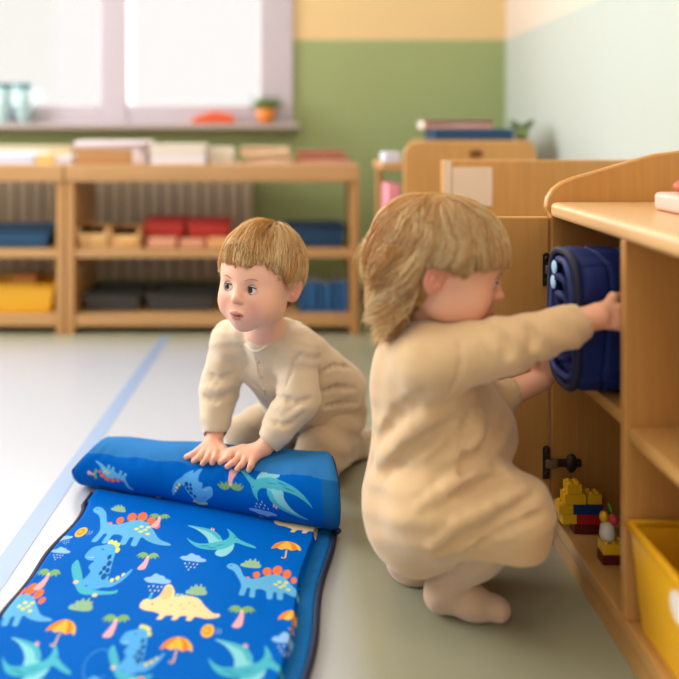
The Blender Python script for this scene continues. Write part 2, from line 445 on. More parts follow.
tag(MB().box(sx(12, 3.05), sx(36, 3.05), 3.05, 3.15, SZ0 + .03, SZ0 + .13).build('toy_block', mat('brown_wood', 'b0702c', .5), bevel=.006), 'brown wooden block sticking out of the yellow bin', 'toy block')
bin_box('storage_bin', sx(283, 3.02), sx(345, 3.02), 3.02, 3.22, SZ1, SZ1 + .072, DBLUE, 'low blue bin behind the boy on the right end of the middle board', 'bin')
# wooden crates / trays
def crate(name, p0, p1, y0, z0, z1, m, label, cat='crate', notch=True):
    x0, x1 = sx(p0, y0), sx(p1, y0); y1 = y0 + .15; t = .012
    mb = MB()
    mb.box(x0, x1, y0, y1, z0, z0 + t)
    mb.box(x0, x0 + t, y0, y1, z0 + t, z1); mb.box(x1 - t, x1, y0, y1, z0 + t, z1)
    mb.box(x0 + t, x1 - t, y1 - t, y1, z0 + t, z1)
    c = (x0 + x1) / 2
    if notch:
        mb.prism([(x0 + t, z0 + t), (x1 - t, z0 + t), (x1 - t, z1), (c + .05, z1), (c + .04, z1 - .02), (c - .04, z1 - .02), (c - .05, z1), (x0 + t, z1)], y0, y0 + t, 1)
    else: mb.box(x0 + t, x1 - t, y0, y0 + t, z0 + t, z1)
    return tag(mb.build(name, m, bevel=.003), label, cat)
crate('wooden_crate', 77, 108, 3.0, SZ1, SZ1 + .078, mat('pale_wood', 'e0b070', .5), 'pale wooden crate at the left end of the middle board, beside the other crate')
crate('wooden_crate', 110, 140, 3.0, SZ1, SZ1 + .072, mat('pale_wood2', 'dba868', .5), 'pale wooden crate between another crate and the red bin')
bin_box('storage_bin', sx(144, 3.08), sx(184, 3.08), 3.08, 3.24, SZ1, SZ1 + .09, RED, 'red bin behind pink blocks, the left one of two on the middle board', 'bin')
bin_box('storage_bin', sx(187, 3.08), sx(229, 3.08), 3.08, 3.24, SZ1, SZ1 + .085, RED, 'red bin nearest the boy on the middle board', 'bin')
PINKW = mat('pinkish_wood', 'd89a78', .55)
tag(MB().box(sx(148, 3.0), sx(176, 3.0), 3.0, 3.06, SZ1, SZ1 + .038).build('toy_block', PINKW, bevel=.004), 'flat pinkish block before the left red bin', 'toy block')
tag(MB().box(sx(180, 3.0), sx(204, 3.0), 3.0, 3.06, SZ1, SZ1 + .032).build('toy_block', PINKW, bevel=.004), 'flat pinkish block in the middle, before the gap of the red bins', 'toy block')
tag(MB().box(sx(207, 3.0), sx(230, 3.0), 3.0, 3.06, SZ1, SZ1 + .036).build('toy_block', mat('tan_wood', 'e0a468', .5), bevel=.004), 'flat tan block before the right red bin, nearest the boy', 'toy block')
# dark trays on the bottom board
DK = mat('dark_grey_plastic', '3c3c38', .6)
bin_box('storage_tray', sx(84, 3.02), sx(140, 3.02), 3.02, 3.22, SZ0, SZ0 + .06, DK, 'dark grey tray on the bottom board behind the wooden post of the shelf', 'tray')
bin_box('storage_tray', sx(146, 3.02), sx(215, 3.02), 3.02, 3.22, SZ0, SZ0 + .06, DK, 'dark grey tray on the bottom board to the left of the boy', 'tray')
def book(x0, x1, y0, y1, z0, z1, m, label, group=None, cat='book', upright=False):
    t = thing('book', ((x0 + x1) / 2, (y0 + y1) / 2, z0), label, cat, group)
    c = .003; mb = MB()
    if upright:
        mb.box(x0, x0 + c, y0, y1, z0, z1); mb.box(x1 - c, x1, y0, y1, z0, z1); mb.box(x0 + c, x1 - c, y0, y0 + c, z0, z1)
        mb.build('cover', m, t, bevel=.001)
        MB().box(x0 + c, x1 - c, y0 + c, y1 - .004, z0 + .003, z1 - .003).build('pages', mat('paper', 'e8e2d4', .8), t)
    else:
        mb.box(x0, x1, y0, y1, z0, z0 + c); mb.box(x0, x1, y0, y1, z1 - c, z1); mb.box(x0, x1, y0, y0 + c, z0 + c, z1 - c)
        mb.build('cover', m, t, bevel=.001)
        MB().box(x0 + .003, x1 - .003, y0 + c, y1 - .004, z0 + c, z1 - c).build('pages', mat('paper', 'e8e2d4', .8), t)
    return t
bx = sx(298, 3.02)
for i in range(6):
    wd = .027; book(bx, bx + wd, 3.02, 3.16, SZ0, SZ0 + (.115 if i % 3 else .105), mat('book_blue_%d' % (i % 2), ['1c5a92', '2a6aa4'][i % 2], .5), ['first upright blue book from the left on the bottom board, shorter', 'second upright blue book from the left on the bottom board', 'third upright blue book from the left on the bottom board', 'fourth upright blue book on the bottom board, shorter than its neighbours', 'fifth upright blue book on the bottom board, last but one', 'last upright blue book, nearest the right post of the shelf'][i], 'blue books on the bottom shelf', upright=True); bx += wd + .004
# on the top
LAV = mat('pale_pink_plastic', 'e6d6da', .5)
t = thing('serving_tray', (sx(110, 3.0), 3.1, SH), 'white topped box with brown front standing on the shelf left of the white papers', 'box')
x0, x1 = sx(74, 3.0), sx(146, 3.0)
mb = MB(); mb.box(x0, x1, 3.0, 3.2, sz(148, 3.0), sz(141, 3.0)); mb.box(x1 - .05, x1, 3.0, 3.2, SH, sz(148, 3.0)); mb.build('lid', LAV, t, bevel=.006)
MB().box(x0 + .006, x1 - .052, 3.003, 3.19, SH, sz(148, 3.0) - .0005).build('drawer', mat('brown_card', 'b98856', .6), t, bevel=.003)
t.name = 'keepsake_box'
WHT = mat('white_paper', 'eae6ee', .7)
def stack(p0, p1, y0, y1, z0, zs, mats_, labels, name='paper_stack', cat='paper stack'):
    z = z0
    for h_, m_, l_ in zip(zs, mats_, labels):
        mb = MB(); n = max(2, int(h_ / .008)); hh = h_ / n
        for i in range(n):
            j = random.uniform(-.004, .004); mb.box(sx(p0, y0) + j, sx(p1, y0) + j, y0 + abs(j), y1, z + i * hh, z + (i + 1) * hh - .0006)
        tag(mb.build(name, m_), l_, cat); z += h_
stack(-40, 34, 3.0, 3.2, SH, [.038], [mat('bluish_paper', 'd5dcf0', .7)], ['stack of bluish white paper at the far left on the shelf top'])
stack(36, 54, 3.0, 3.15, SH, [.033], [mat('yellow_paper', 'f0c878', .7)], ['small stack of yellow paper on the shelf top'])
stack(56, 72, 3.0, 3.15, SH, [.03], [mat('grey_white_paper', 'dcd6dc', .7)], ['small grey white paper stack beside the pink lidded box'])
stack(-60, 70, 3.21, 3.26, SH, [.065], [mat('cream_card', 'd9c9a8', .8)], ['long cream cardboard stack behind the papers at the left'])
stack(150, 205, 3.0, 3.17, SH, [.035, .038], [WHT, mat('cream_paper', 'e6dccc', .7)], ['lower stack of white paper in the middle of the shelf top', 'upper cream stack of paper resting on the white one'])
stack(208, 233, 3.03, 3.17, SH, [.06], [mat('cream_paper2', 'dfd3c2', .7)], ['narrow cream paper stack between white papers and picture books'])
book(sx(246, 3.0), sx(292, 3.0), 3.0, 3.18, SH, SH + .03, mat('salmon_cover', 'dcb89a', .6), 'thick tan book lying on the shelf top above the boy')
book(sx(240, 3.0), sx(289, 3.0), 3.01, 3.17, SH + .031, SH + .062, mat('peach_cover', 'e8c8a0', .6), 'peach book on top of the thick tan book')
book(sx(295, 3.0), sx(350, 3.0), 3.0, 3.18, SH, SH + .026, mat('rose_cover', 'cf9a84', .6), 'rose coloured book at the right end of the shelf top')
book(sx(297, 3.0), sx(345, 3.0), 3.01, 3.17, SH + .027, SH + .048, mat('brick_cover', 'b9705a', .6), 'brick red book on top of the rose coloured one')
# things on the window sill
TEAL = mat('teal_glass', '3a7f88', .2)
for i, px in enumerate((4, 24)):
    cx = sx(px, 3.44); r = .036
    t = thing('cup', (cx, 3.44, .79), ['teal rimmed cup on the window sill at the picture\'s left edge', 'teal rimmed cup on the window sill, right of its twin'][i], 'cup')
    MB().lathe([(.0, .0), (.018, 0), (.02, .01), (.028, .03), (r, .07), (r, .16), (r - .003, .16), (r - .003, .07), (.024, .03), (.0, .02)], (cx, 3.44, .79)).build('bowl', mat('pale_teal_glass', 'a5c2c4', .25), t, smooth=True)
    MB().lathe([(r - .004, .155), (r + .004, .155), (r + .004, .172), (r - .004, .172), (r - .004, .155)], (cx, 3.44, .79)).build('rim', TEAL, t)
tag(MB().prism([(sx(190, 3.42), .79), (sx(236, 3.42), .79), (sx(232, 3.42), .83), (sx(215, 3.42), .845), (sx(196, 3.42), .82)], 3.40, 3.45, 1).build('toy_car', mat('orange_plastic', 'd8582c', .5), bevel=.006), 'orange red toy lying on the window sill', 'toy')
def plant(cx, cy, z, s, label, pot='c8803c', n=22):
    t = thing('potted_plant', (cx, cy, z), label, 'plant')
    MB().lathe([(0, 0), (.025 * s, 0), (.034 * s, .05 * s), (.03 * s, .05 * s), (0, .04 * s)], (cx, cy, z), 16).build('pot', mat('pot_' + pot, pot, .6), t, smooth=True)
    mb = MB()
    for i in range(n):
        a = random.uniform(0, 6.28); L = random.uniform(.05, .09) * s; up = random.uniform(.3, 1.2); w_ = .009 * s
        d = np.array([math.cos(a), math.sin(a) * .6, up]); d /= np.linalg.norm(d); sd = np.array([-math.sin(a), math.cos(a), 0]) * w_
        b = np.array([cx, cy, z + .045 * s]); mid = b + d * L * .55; tip = b + d * L + np.array([0, 0, -.01 * s])
        nrm = np.cross(d, sd); nrm = nrm / np.linalg.norm(nrm) * .0015
        mb.add([b + nrm, mid + sd + nrm, tip, mid - sd + nrm, b - nrm, mid + sd - nrm, mid - sd - nrm], [(0, 1, 2, 3), (4, 6, 2, 5), (0, 4, 5, 1), (0, 3, 6, 4), (1, 5, 2), (3, 2, 6)])
    mb.build('leaves', mat('leaf_green', '5f7d3c', .5), t)
plant(sx(266, 3.43), 3.43, .79, 1.25, 'small green plant in an orange pot on the window sill', 'd88030')

# ---------------------------------------------------------------- wooden units behind the door
YB = 2.45
zt = sz(142, YB)
def rounded(x0, x1, z0, z1, r, left=True, right=True, n=8):
    pts = [(x1, z0)] if not False else []
    pts = [(x0, z0), (x1, z0)]
    if right: pts += [(x1 - r + r * math.cos(a), z1 - r + r * math.sin(a)) for a in np.linspace(0, math.pi / 2, n)]
    else: pts.append((x1, z1))
    if left: pts += [(x0 + r - r * math.sin(a), z1 - r + r * math.cos(a)) for a in np.linspace(0, math.pi / 2, n)]
    else: pts.append((x0, z1))
    return pts
t = thing('book_display_unit', (sx(465, YB), YB + .1, 0), 'honey coloured wooden unit with rounded back and finger hole, behind the panel with the paper', 'shelf unit')
bxr = MB(); x0, x1 = sx(404, YB), sx(537, YB)
o = bxr.prism(rounded(x0, x1, 0, zt, .04), YB, YB + .02, 1).build('back_panel', wood('honey_z', 'dca260', 2), t, bevel=.004)
hc = sx(476, YB); hz = sz(154, YB)
MB().prism([(hc + .022 * math.cos(a), hz + .013 * math.sin(a)) for a in np.linspace(0, 6.283, 17)[:-1]], YB - .0015, YB + .001, 1).build('finger_hole_disc', mat('hole_shade', '7a4c1c', .8), t)  # solid dark disc on the panel, its colour standing for the hole's shade
mb = MB(); xs0 = sx(386, YB)
for z in (.03, .25, .45): mb.box(xs0, x1, YB + .021, YB + .30, z, z + .018)
mb.build('shelf_board', WXd, t, bevel=.002)
MB().box(x1 - .02, x1, YB + .021, YB + .3, .05, .6).build('side_panel', WZd, t, bevel=.002)
MB().box(x0 + .08, x0 + .1, YB + .021, YB + .3, .05, .6).build('side_panel', WZd, t, bevel=.002)
MB().box(xs0 - .01, x0 + .02, YB + .021, YB + .3, sz(171, YB), sz(163, YB)).build('top_board', WXd, t, bevel=.003)
MB().box(xs0 + .0, xs0 + .02, YB + .26, YB + .3, 0.0, sz(171, YB) - .001).build('post', WZd, t, bevel=.003)
zT = sz(163, YB) + .001
stack(386, 402, YB + .05, YB + .2, zT, [.03], [mat('white_blue_paper', 'd6dcf0', .6)], ['white and blue paper pile at the left end of the honey coloured unit'])
z45 = .4685
tag(MB().box(xs0 + .01, xs0 + .05, YB + .03, YB + .2, z45, z45 + .12).build('storage_box', mat('pink_box', 'e090a0', .6), bevel=.004), 'pink box on a board of the honey coloured unit', 'box')
z25 = .2685
tag(MB().box(xs0 + .005, xs0 + .05, YB + .03, YB + .2, z25, z25 + .15).build('storage_box', mat('teal_box', '3f8f8f', .6), bevel=.004), 'teal box on a board below the pink box', 'box')
# top: blue tray + pink books stand on the far wooden unit behind
YC = 2.80
t = thing('low_cabinet', (sx(480, YC), YC + .1, 0), 'plain wooden cabinet behind the honey coloured unit, carrying the dark blue box', 'cabinet')
cz = sz(140, YC)
x0, x1 = sx(425, YC), sx(530, YC)
MB().box(x0, x1, YC, YC + .28, 0.03, cz - .02).build('body', WZd, t, bevel=.003)
MB().box(x0 - .01, x1 + .01, YC - .01, YC + .29, cz - .0199, cz).build('top_panel', WXd, t, bevel=.004)
MB().box(x0 + .02, x1 - .02, YC + .02, YC + .27, 0, .0299).build('plinth', WZd, t)
MB().box(x0 + .01, (x0 + x1) / 2 - .003, YC - .012, YC - .0005, .06, cz - .03).build('door', WZd, t, bevel=.002)
MB().box((x0 + x1) / 2 + .003, x1 - .01, YC - .012, YC - .0005, .06, cz - .03).build('door', WZd, t, bevel=.002)
tag(MB().box(sx(434, YC), sx(514, YC), YC, YC + .2, cz, cz + .04).build('storage_box', mat('navy_box', '12466e', .5), bevel=.004), 'dark blue flat box on the cabinet beside the right wall', 'box')
book(sx(420, YC) + .02, sx(495, YC), YC + .03, YC + .2, cz + .041, cz + .07, mat('rose2', 'd8a49a', .6), 'pale rose book lying on the dark blue box')
plant(sx(524, YC + .05), YC + .08, cz, .8, 'small green plant at the right end of the far cabinet', '8a9a60')
# panel with paper
YD = 1.95; zt = sz(160, YD)
t = thing('wooden_divider', (sx(540, YD), YD, 0), 'wide flat honey wood room divider panel with a paper note pinned on it', 'divider')
x0, x1 = sx(442, YD), .86
MB().box(x0, x1, YD, YD + .02, .03, zt).build('panel', wood('honey2_z', 'dba05c', 2), t, bevel=.004)
MB().box(x0 + .03, x0 + .07, YD - .12, YD + .14, 0, .0299).build('foot', WY, t, bevel=.003)
MB().box(x1 - .1, x1 - .06, YD - .12, YD + .14, 0, .0299).build('foot', WY, t, bevel=.003)
pn = MB(); pn.box(sx(452, YD), sx(492, YD), YD - .003, YD - .0005, sz(206, YD), sz(167, YD)); pn.box(sx(441, YD) + .006, sx(451, YD), YD - .004, YD - .0005, sz(200, YD), sz(161, YD))
tag(pn.build('paper_note', mat('note_paper', 'ead2bc', .8)), 'cream paper sheet with a narrow strip pinned on the wooden divider behind the girl', 'paper')

# ---------------------------------------------------------------- the cubby cabinet on the right
CX = .473; CXB = .86; ZT = .625; ZB = .597; YF = 1.456; YDIV = 1.139; YN = .66
t = thing('cubby_cabinet', ((CX + CXB) / 2, 1.05, 0), 'open wooden cubby cabinet at the right with its door swung out beside the girl', 'cabinet')
cub = t
# far end panel with swept-up top
prof = [(CX - .004, 0.0), (CXB, 0.0), (CXB, .74)]
crv = [P(679, 151, YF), P(655, 154, YF), P(630, 161, YF), P(600, 170, YF), P(575, 177, YF), P(562, 182, YF), P(553, 189, YF), P(547.5, 198, YF), P(545.5, 208, YF)]
prof += [(.78, .733)] + [(p[0], p[2]) for p in crv] + [(CX - .004, .60)]
MB().prism(prof, YF, YF + .02, 1).build('end_panel', wood('maple_panel_z', 'cf9148', 2), t, bevel=.005, seg=3)
MB().prism([(CX, 0.0), (CXB, 0.0), (CXB, ZB), (CX, ZB)], YN - .02, YN, 1).build('end_panel', WZ, t, bevel=.003)
MB().box(CX - .006, CXB, YN - .02, YF - .0005, ZB, ZT).build('top_panel', wood('maple_top_y', 'dfae78', 1, .88), t, bevel=.010, seg=4)
MB().box(CX, CXB - .012, YDIV, YDIV + .018, .055, ZB - .0003).build('divider', WZ, t, bevel=.002)
MB().box(CXB - .011, CXB, YN, YF - .0005, .055, ZB - .0003).build('back_panel', wood('maple_back_z', 'b87c3c', 2), t)
MB().box(CX + .004, CXB - .012, YDIV + .0185, YF - .001, .326, .345).build('shelf', WY, t, bevel=.002)
MB().box(CX + .004, CXB - .012, YN + .001, YDIV - .0005, .313, .332).build('shelf', WY, t, bevel=.002)
MB().box(CX, CXB - .012, YN + .001, YF - .001, .03, .0549).build('base_board', WY, t, bevel=.003)
MB().box(CX + .001, CX + .02, YN + .001, YF - .001, 0.0, .0299).build('plinth', WY, t)
# door swung open, flush with the end panel
dr = MB().box(.170, CX - .007, YF, YF + .018, .045, ZB).build('door', wood('maple_door_z', 'cd9450', 2, .86), t, bevel=.003)
ME = mat('hinge_steel', '8d8478', .35, metal=.9); MEd = mat('hinge_dark', '4a4036', .45, metal=.8)
for zc in (sz(269, YF), sz(462, YF)):
    h = MB()
    h.prism(rounded(CX - .019, CX - .006, zc - .03, zc + .03, .0063), YF - .003, YF - .0002, 1)
    for dz in (-.02, .02): h.ellipsoid((CX - .0125, YF - .003, zc + dz), (.004, .0018, .004), nu=12, nv=6)
    hg = h.build('hinge', MEd, dr, bevel=.001)
    MB().box(CX - .016, CX + .006, YF - .012, YF - .0031, zc - .008, zc + .008).build('hinge_arm', ME, hg, bevel=.002)
    MB().box(CX + .007, CX + .05, YF - .008, YF - .0006, zc - .007, zc + .007).build('mounting_plate', MEd, hg, bevel=.002)
    MB().ellipsoid((CX + .032, YF - .005, zc), (.011, .006, .017)).build('screw_cap', MEd, hg, smooth=True)
# pink wooden block on the cabinet top
tag(MB().box(.585, .75, 1.20, 1.30, ZT + .0005, ZT + .03).build('toy_block', mat('pink_wood_block', 'e2b8a8', .45), bevel=.008, seg=3), 'pale pink rounded block on the cabinet top at the right edge', 'toy block')
tag(MB().ellipsoid((.618, 1.25, ZT + .0415), (.022, .022, .011)).build('toy_disc', mat('red_wood', 'c8604c', .5), smooth=True), 'small red disc lying on the pink block', 'toy')
# yellow bin with label
yb = bin_box('storage_bin', CX + .001, CXB - .03, YDIV - .36, YDIV - .012, .0555, .198, mat('bright_yellow_plastic', 'eeb21e', .3), 'bright yellow bin in the lower cubby at the right edge, with white sticker', 'bin', taper=.93, wall=.005)
lab = MB(); c = F(661, 577, 0); cx_ = CX + .0045
lab.prism([(.985 + .021 * math.cos(a), .165 + .019 * math.sin(a)) for a in np.linspace(0, 6.283, 25)[:-1]], cx_ - .0035, cx_ + .0015, 0)
tg = lab.build('sticker', mat('white_sticker', 'e8e4d8', .5), yb)

# toy bricks
def brick(x, y, z, nx, ny, m, label, rz=0, group=None, u=.0125, hgt=.0165):
    mb = MB(); M = Matrix.Translation((x, y, z)) @ Matrix.Rotation(math.radians(rz), 4, 'Z')
    mb.box(0, nx * u, 0, ny * u, 0, hgt, M)
    for i in range(nx):
        for j in range(ny):
            c = M @ Vector(((i + .5) * u, (j + .5) * u, hgt))
            mb.lathe([(.0038, -.001), (.0038, .003), (0, .003)], c, 10)
    return tag(mb.build('toy_brick', m, bevel=.0006), label, 'toy brick', group)
by = 1.385; bz = .0552
BR = mat('brick_red', 'b01c20', .3); BY_ = mat('brick_yellow', 'eeb820', .3); BB = mat('brick_blue', '14386e', .3); BW = mat('brick_white', 'e4dccc', .4); BM = mat('brick_maroon', '5c1414', .4)
X0 = sx(572, by)
brick(X0 + .004, by, bz, 4, 2, BM, 'maroon toy brick at the bottom of the brick pile under the hinge')
brick(X0 + .010, by, bz + .0168, 4, 2, BR, 'red toy brick in the pile, on the maroon one')
brick(X0 - .016, by + .001, bz + .0168, 2, 2, BY_, 'yellow toy brick at the left of the red one, level with it').location = (0, 0, 0)
brick(X0 + .004, by, bz + .0336, 4, 2, BB, 'dark blue toy brick in the pile, on the red one')
brick(X0 - .022, by + .001, bz + .0336, 2, 2, BY_, 'yellow toy brick beside the dark blue one')
brick(X0 - .012, by + .002, bz + .0504, 3, 2, BY_, 'yellow toy brick third layer, on top of the small yellow one')
brick(X0 + .028, by + .002, bz + .0504, 2, 2, BY_, 'short yellow toy brick lying on the dark blue one')
brick(X0 - .006, by + .004, bz + .0672, 2, 2, BY_, 'topmost yellow toy brick of the pile')
tag(MB().lathe([(0, 0), (.035, 0), (.038, .09), (.042, .092), (.042, .098), (0, .104)], (X0 + .022, by + .01, bz)).build('toy_pot', mat('dark_red_plastic', '8c1a1a', .4), smooth=True), 'x', 'toy') if False else None
# toy figure built from bricks, nearer
fy = 1.285; fx = sx(603, fy)
brick(fx, fy, bz, 3, 2, BM, 'maroon toy brick carrying the yellow one nearest the cabinet divider')
brick(fx + .001, fy, bz + .0168, 3, 2, BY_, 'yellow toy brick on the nearer maroon one beside the divider')
t = thing('toy_figure', (fx + .015, fy + .012, bz + .0368), 'small white toy figure with red flower and yellow hat standing on bricks', 'toy figure')
MB().lathe([(0, 0), (.011, 0), (.013, .008), (.011, .022), (.007, .028), (0, .028)], (fx + .012, fy + .012, bz + .0368), 16).build('body', BW, t, smooth=True)
MB().ellipsoid((fx + .02, fy + .006, bz + .071), (.009, .008, .009)).build('flower', mat('flower_red', 'c03a44', .5), t, smooth=True)
MB().ellipsoid((fx + .006, fy + .012, bz + .073), (.007, .007, .009)).build('hat', BY_, t, smooth=True)
lf = MB(); lf.ellipsoid((fx + .017, fy + .01, bz + .086), (.003, .003, .011), rotm('Y', -20)); lf.build('leaf', mat('toy_green', '4a8a2c', .5), t, smooth=True)
# ---------------------------------------------------------------- the printed nap mat
MW = .48                                   # printed width in metres
c_fl, c_fr = F(93, 492, .01), F(332, 530, .01)
dl = F(0, 625, .01) - c_fl; dr_ = F(303, 679, .01) - c_fr
NLN = .88
def edgept(c, d, y): return c + d * (y - c[1]) / d[1]
c_nl = edgept(c_fl, dl, NLN); c_nr = edgept(c_fr, dr_, NLN)
ML = 0.5 * (np.linalg.norm(c_nl - c_fl) + np.linalg.norm(c_nr - c_fr))
def quad(u, v):                            # v=0 near, 1 far
    u = np.asarray(u)[..., None]; v = np.asarray(v)[..., None]
    return (1 - v) * ((1 - u) * c_nl + u * c_nr) + v * ((1 - u) * c_fl + u * c_fr)
def inv_quad(p):
    u, v = .5, .5
    for _ in range(30):
        e = (quad(u, v) - p)[:2]
        Ju = (quad(u + 1e-4, v) - quad(u - 1e-4, v))[:2] / 2e-4; Jv = (quad(u, v + 1e-4) - quad(u, v - 1e-4))[:2] / 2e-4
        d = np.linalg.solve(np.stack([Ju, Jv], 1), e); u -= d[0]; v -= d[1]
    return u, v
# roll = tapered cylinder
RA = P(88, 460, 1.71); RB = P(333, 490, 1.515)
RA[2] = .052; RB[2] = .072
ra_, rb_ = .050, .069
axd = (RB - RA); RLEN = np.linalg.norm(axd); axd /= RLEN
side = np.cross(axd, [0, 0, 1.]); side /= np.linalg.norm(side)          # points to the camera side (front)
if side[1] > 0: side = -side
upv = np.cross(side, axd); upv = upv if upv[2] > 0 else -upv
def roll_pt(u, th, off=0.0):               # th=0 straight up, + towards the camera
    u = np.asarray(u, float)[..., None]; th = np.asarray(th, float)[..., None]
    r = ra_ + (rb_ - ra_) * u + off
    bul = .0022 * np.sin(u * 17 + 2.0 * np.sin(th * 1.0)) * np.sin(u * 5 + th)
    return RA + axd * (u * RLEN + .85 * np.clip((.18 - u) / .18, 0, 1) ** 1.5 * r * np.clip(np.cos(th) - .1, -.25, 1) + .5 * np.clip((u - .75) / .25, 0, 1) ** 2 * r * np.sin(th)) + (r + bul) * (np.cos(th) * upv + np.sin(th) * side)
EYE = np.array([0, 0, CAM_H])
def roll_hit(px, py, off=0.0):
    d = P(px, py, 1.0) - EYE
    s = np.linspace(1.2, 2.0, 1601)[:, None]; q = EYE + s * d
    rel = q - RA; t = rel @ axd; u = t / RLEN; rad = np.linalg.norm(rel - t[:, None] * axd, axis=1)
    r = ra_ + (rb_ - ra_) * u + off
    k = np.nonzero(rad < r)[0]
    if len(k) == 0: k = [int(np.argmin(rad - r))]
    i = k[0]; rr = rel[i] - t[i] * axd
    th = math.atan2(rr @ side, rr @ upv)
    return u[i], th
def roll_world(px, py, off=0.0):
    u, th = roll_hit(px, py, off); return roll_pt(u, th, off)

class Canvas:
    """a patch of cloth, painted with small shapes: colour per point of a fine grid"""
    def __init__(s, W, H, nx, ny, base): s.W, s.H, s.nx, s.ny = W, H, nx, ny; s.c = np.ones((nx, ny, 3), np.float32) * np.array(base, np.float32)
    def poly(s, pts, color):
        color = tuple(x * .84 for x in color)
        pts = np.asarray(pts, float)
        fx_, fy_ = (s.nx - 1) / s.W, (s.ny - 1) / s.H
        x0, y0 = pts.min(0); x1, y1 = pts.max(0)
        i0, i1 = max(0, int(x0 * fx_) - 1), min(s.nx - 1, int(x1 * fx_) + 2); j0, j1 = max(0, int(y0 * fy_) - 1), min(s.ny - 1, int(y1 * fy_) + 2)
        if i1 <= i0 or j1 <= j0: return
        cov = np.zeros((i1 - i0, j1 - j0), np.float32)
        for ox in (-.25, .25):
            for oy in (-.25, .25):
                X = ((np.arange(i0, i1) + ox) / fx_)[:, None]; Y = ((np.arange(j0, j1) + oy) / fy_)[None, :]
                ins = np.zeros(cov.shape, bool)
                for (ax, ay), (bx_, by_) in zip(pts, np.roll(pts, -1, 0)):
                    if ay == by_: continue
                    c = ((ay > Y) != (by_ > Y)) & (X < (bx_ - ax) * (Y - ay) / (by_ - ay) + ax); ins ^= c
                cov += ins * .25
        s.c[i0:i1, j0:j1] = s.c[i0:i1, j0:j1] * (1 - cov[..., None]) + np.array(color, np.float32) * cov[..., None]
def spline(pts, n=5):
    p = np.asarray(pts, float); N = len(p); out = []
    for i in range(N):
        a, b, c, d = p[(i - 1) % N], p[i], p[(i + 1) % N], p[(i + 2) % N]
        for t in np.linspace(0, 1, n, endpoint=False):
            out.append(.5 * ((2 * b) + (-a + c) * t + (2 * a - 5 * b + 4 * c - d) * t * t + (-a + 3 * b - 3 * c + d) * t ** 3))
    return np.array(out)
def circ(cx, cy, rx, ry=None, n=16, rot=0):
    ry = rx if ry is None else ry; a = np.linspace(0, 2 * math.pi, n, endpoint=False)
    x = rx * np.cos(a); y = ry * np.sin(a); c, s_ = math.cos(rot), math.sin(rot)
    return np.stack([cx + x * c - y * s_, cy + x * s_ + y * c], 1)
BASE = hx('005cb8')
LB = hx('63b4e6'); LB2 = hx('58aef0'); AQ = hx('4fb9cf'); AQ2 = hx('8ad6e2'); ORG = hx('ee7a45'); YG = hx('d9e274'); DKB = hx('1558a0'); CRM = hx('f6dba6'); CRD = hx('e8a868')
PNK = hx('eeb3b8'); GRN = hx('7fb374'); GR2 = hx('94bf9a'); CLD = hx('8fc4f4'); UO = hx('f28c28'); UY = hx('f8c04c'); WH = hx('dcecf8'); NAVY = hx('0d2450'); AQD = hx('2a8ca8')
# motifs in unit coordinates (x right, y up, roughly 1 wide); list of (points, colour)
def m_stego():
    L = []
    for (x, y, r) in ((-.22, .10, .035), (-.12, .17, .05), (.0, .235, .062), (.12, .26, .068), (.24, .215, .058), (.33, .14, .04)): L.append((circ(x, y, r * .86, r), ORG))
    L.append((spline([(-.5, .27), (-.47, .315), (-.40, .31), (-.33, .25), (-.25, .12), (-.1, .12), (.05, .20), (.2, .18), (.32, .07), (.42, -.02), (.55, -.055), (.55, -.08), (.42, -.085), (.3, -.06), (.22, -.03), (.21, -.13), (.15, -.13), (.14, -.05), (.1, -.05), (.09, -.13), (.03, -.13), (.01, -.04), (-.1, -.03), (-.11, -.13), (-.17, -.13), (-.17, -.03), (-.21, -.03), (-.23, -.12), (-.29, -.12), (-.28, .0), (-.33, .1), (-.40, .20), (-.47, .235)], 4), LB))
    for (x, y) in ((.16, .11), (.22, .07), (.18, .04), (.27, .02), (.24, .11), (.12, .07)): L.append((circ(x, y, .026, .018), YG))
    L.append((circ(-.45, .28, .008), NAVY)); return L
def m_trexr(): return m_trex(False)
def m_trex(board=True):
    L = []
    if board: L += [(spline([(-.5, .12), (-.45, .16), (-.33, .02), (-.1, -.24), (.3, -.27), (.42, -.24), (.4, -.30), (.1, -.34), (-.15, -.33), (-.35, -.17), (-.5, .02)], 4), AQ), (circ(-.32, -.17, .045, .03), hx('e8cfa8')), (circ(.1, -.345, .045, .03), hx('e8cfa8'))]
    for (x, y) in ((-.05, .5), (.03, .49), (.1, .46), (.14, .38)): L.append((circ(x, y, .045), YG))
    for (x, y) in ((.26, -.1), (.34, -.06), (.42, -.01)): L.append((circ(x, y, .035), YG))
    L.append((spline([(-.36, .30), (-.30, .40), (-.16, .44), (-.05, .47), (.07, .44), (.13, .32), (.16, .12), (.2, -.10), (.32, -.12), (.5, .08), (.54, .07), (.45, -.08), (.3, -.2), (.16, -.22), (.05, -.26), (-.12, -.26), (-.1, -.2), (-.22, -.22), (-.3, -.2), (-.22, -.12), (-.16, .0), (-.22, .06), (-.21, .12), (-.17, .17), (-.28, .18), (-.36, .22)], 4), LB2))
    for (x, y, r) in ((.06, .26, .035), (.1, .16, .04), (.05, .08, .035), (.12, .05, .035), (.1, -.05, .045), (.02, .0, .03), (.16, -.02, .02)): L.append((circ(x, y, r, r * 1.2), DKB))
    L.append((spline([(-.15, .36), (-.12, .385), (-.08, .36), (-.12, .37)], 3), NAVY)); L.append((np.array([(-.34, .215), (-.2, .235), (-.2, .225)]), WH)); return L
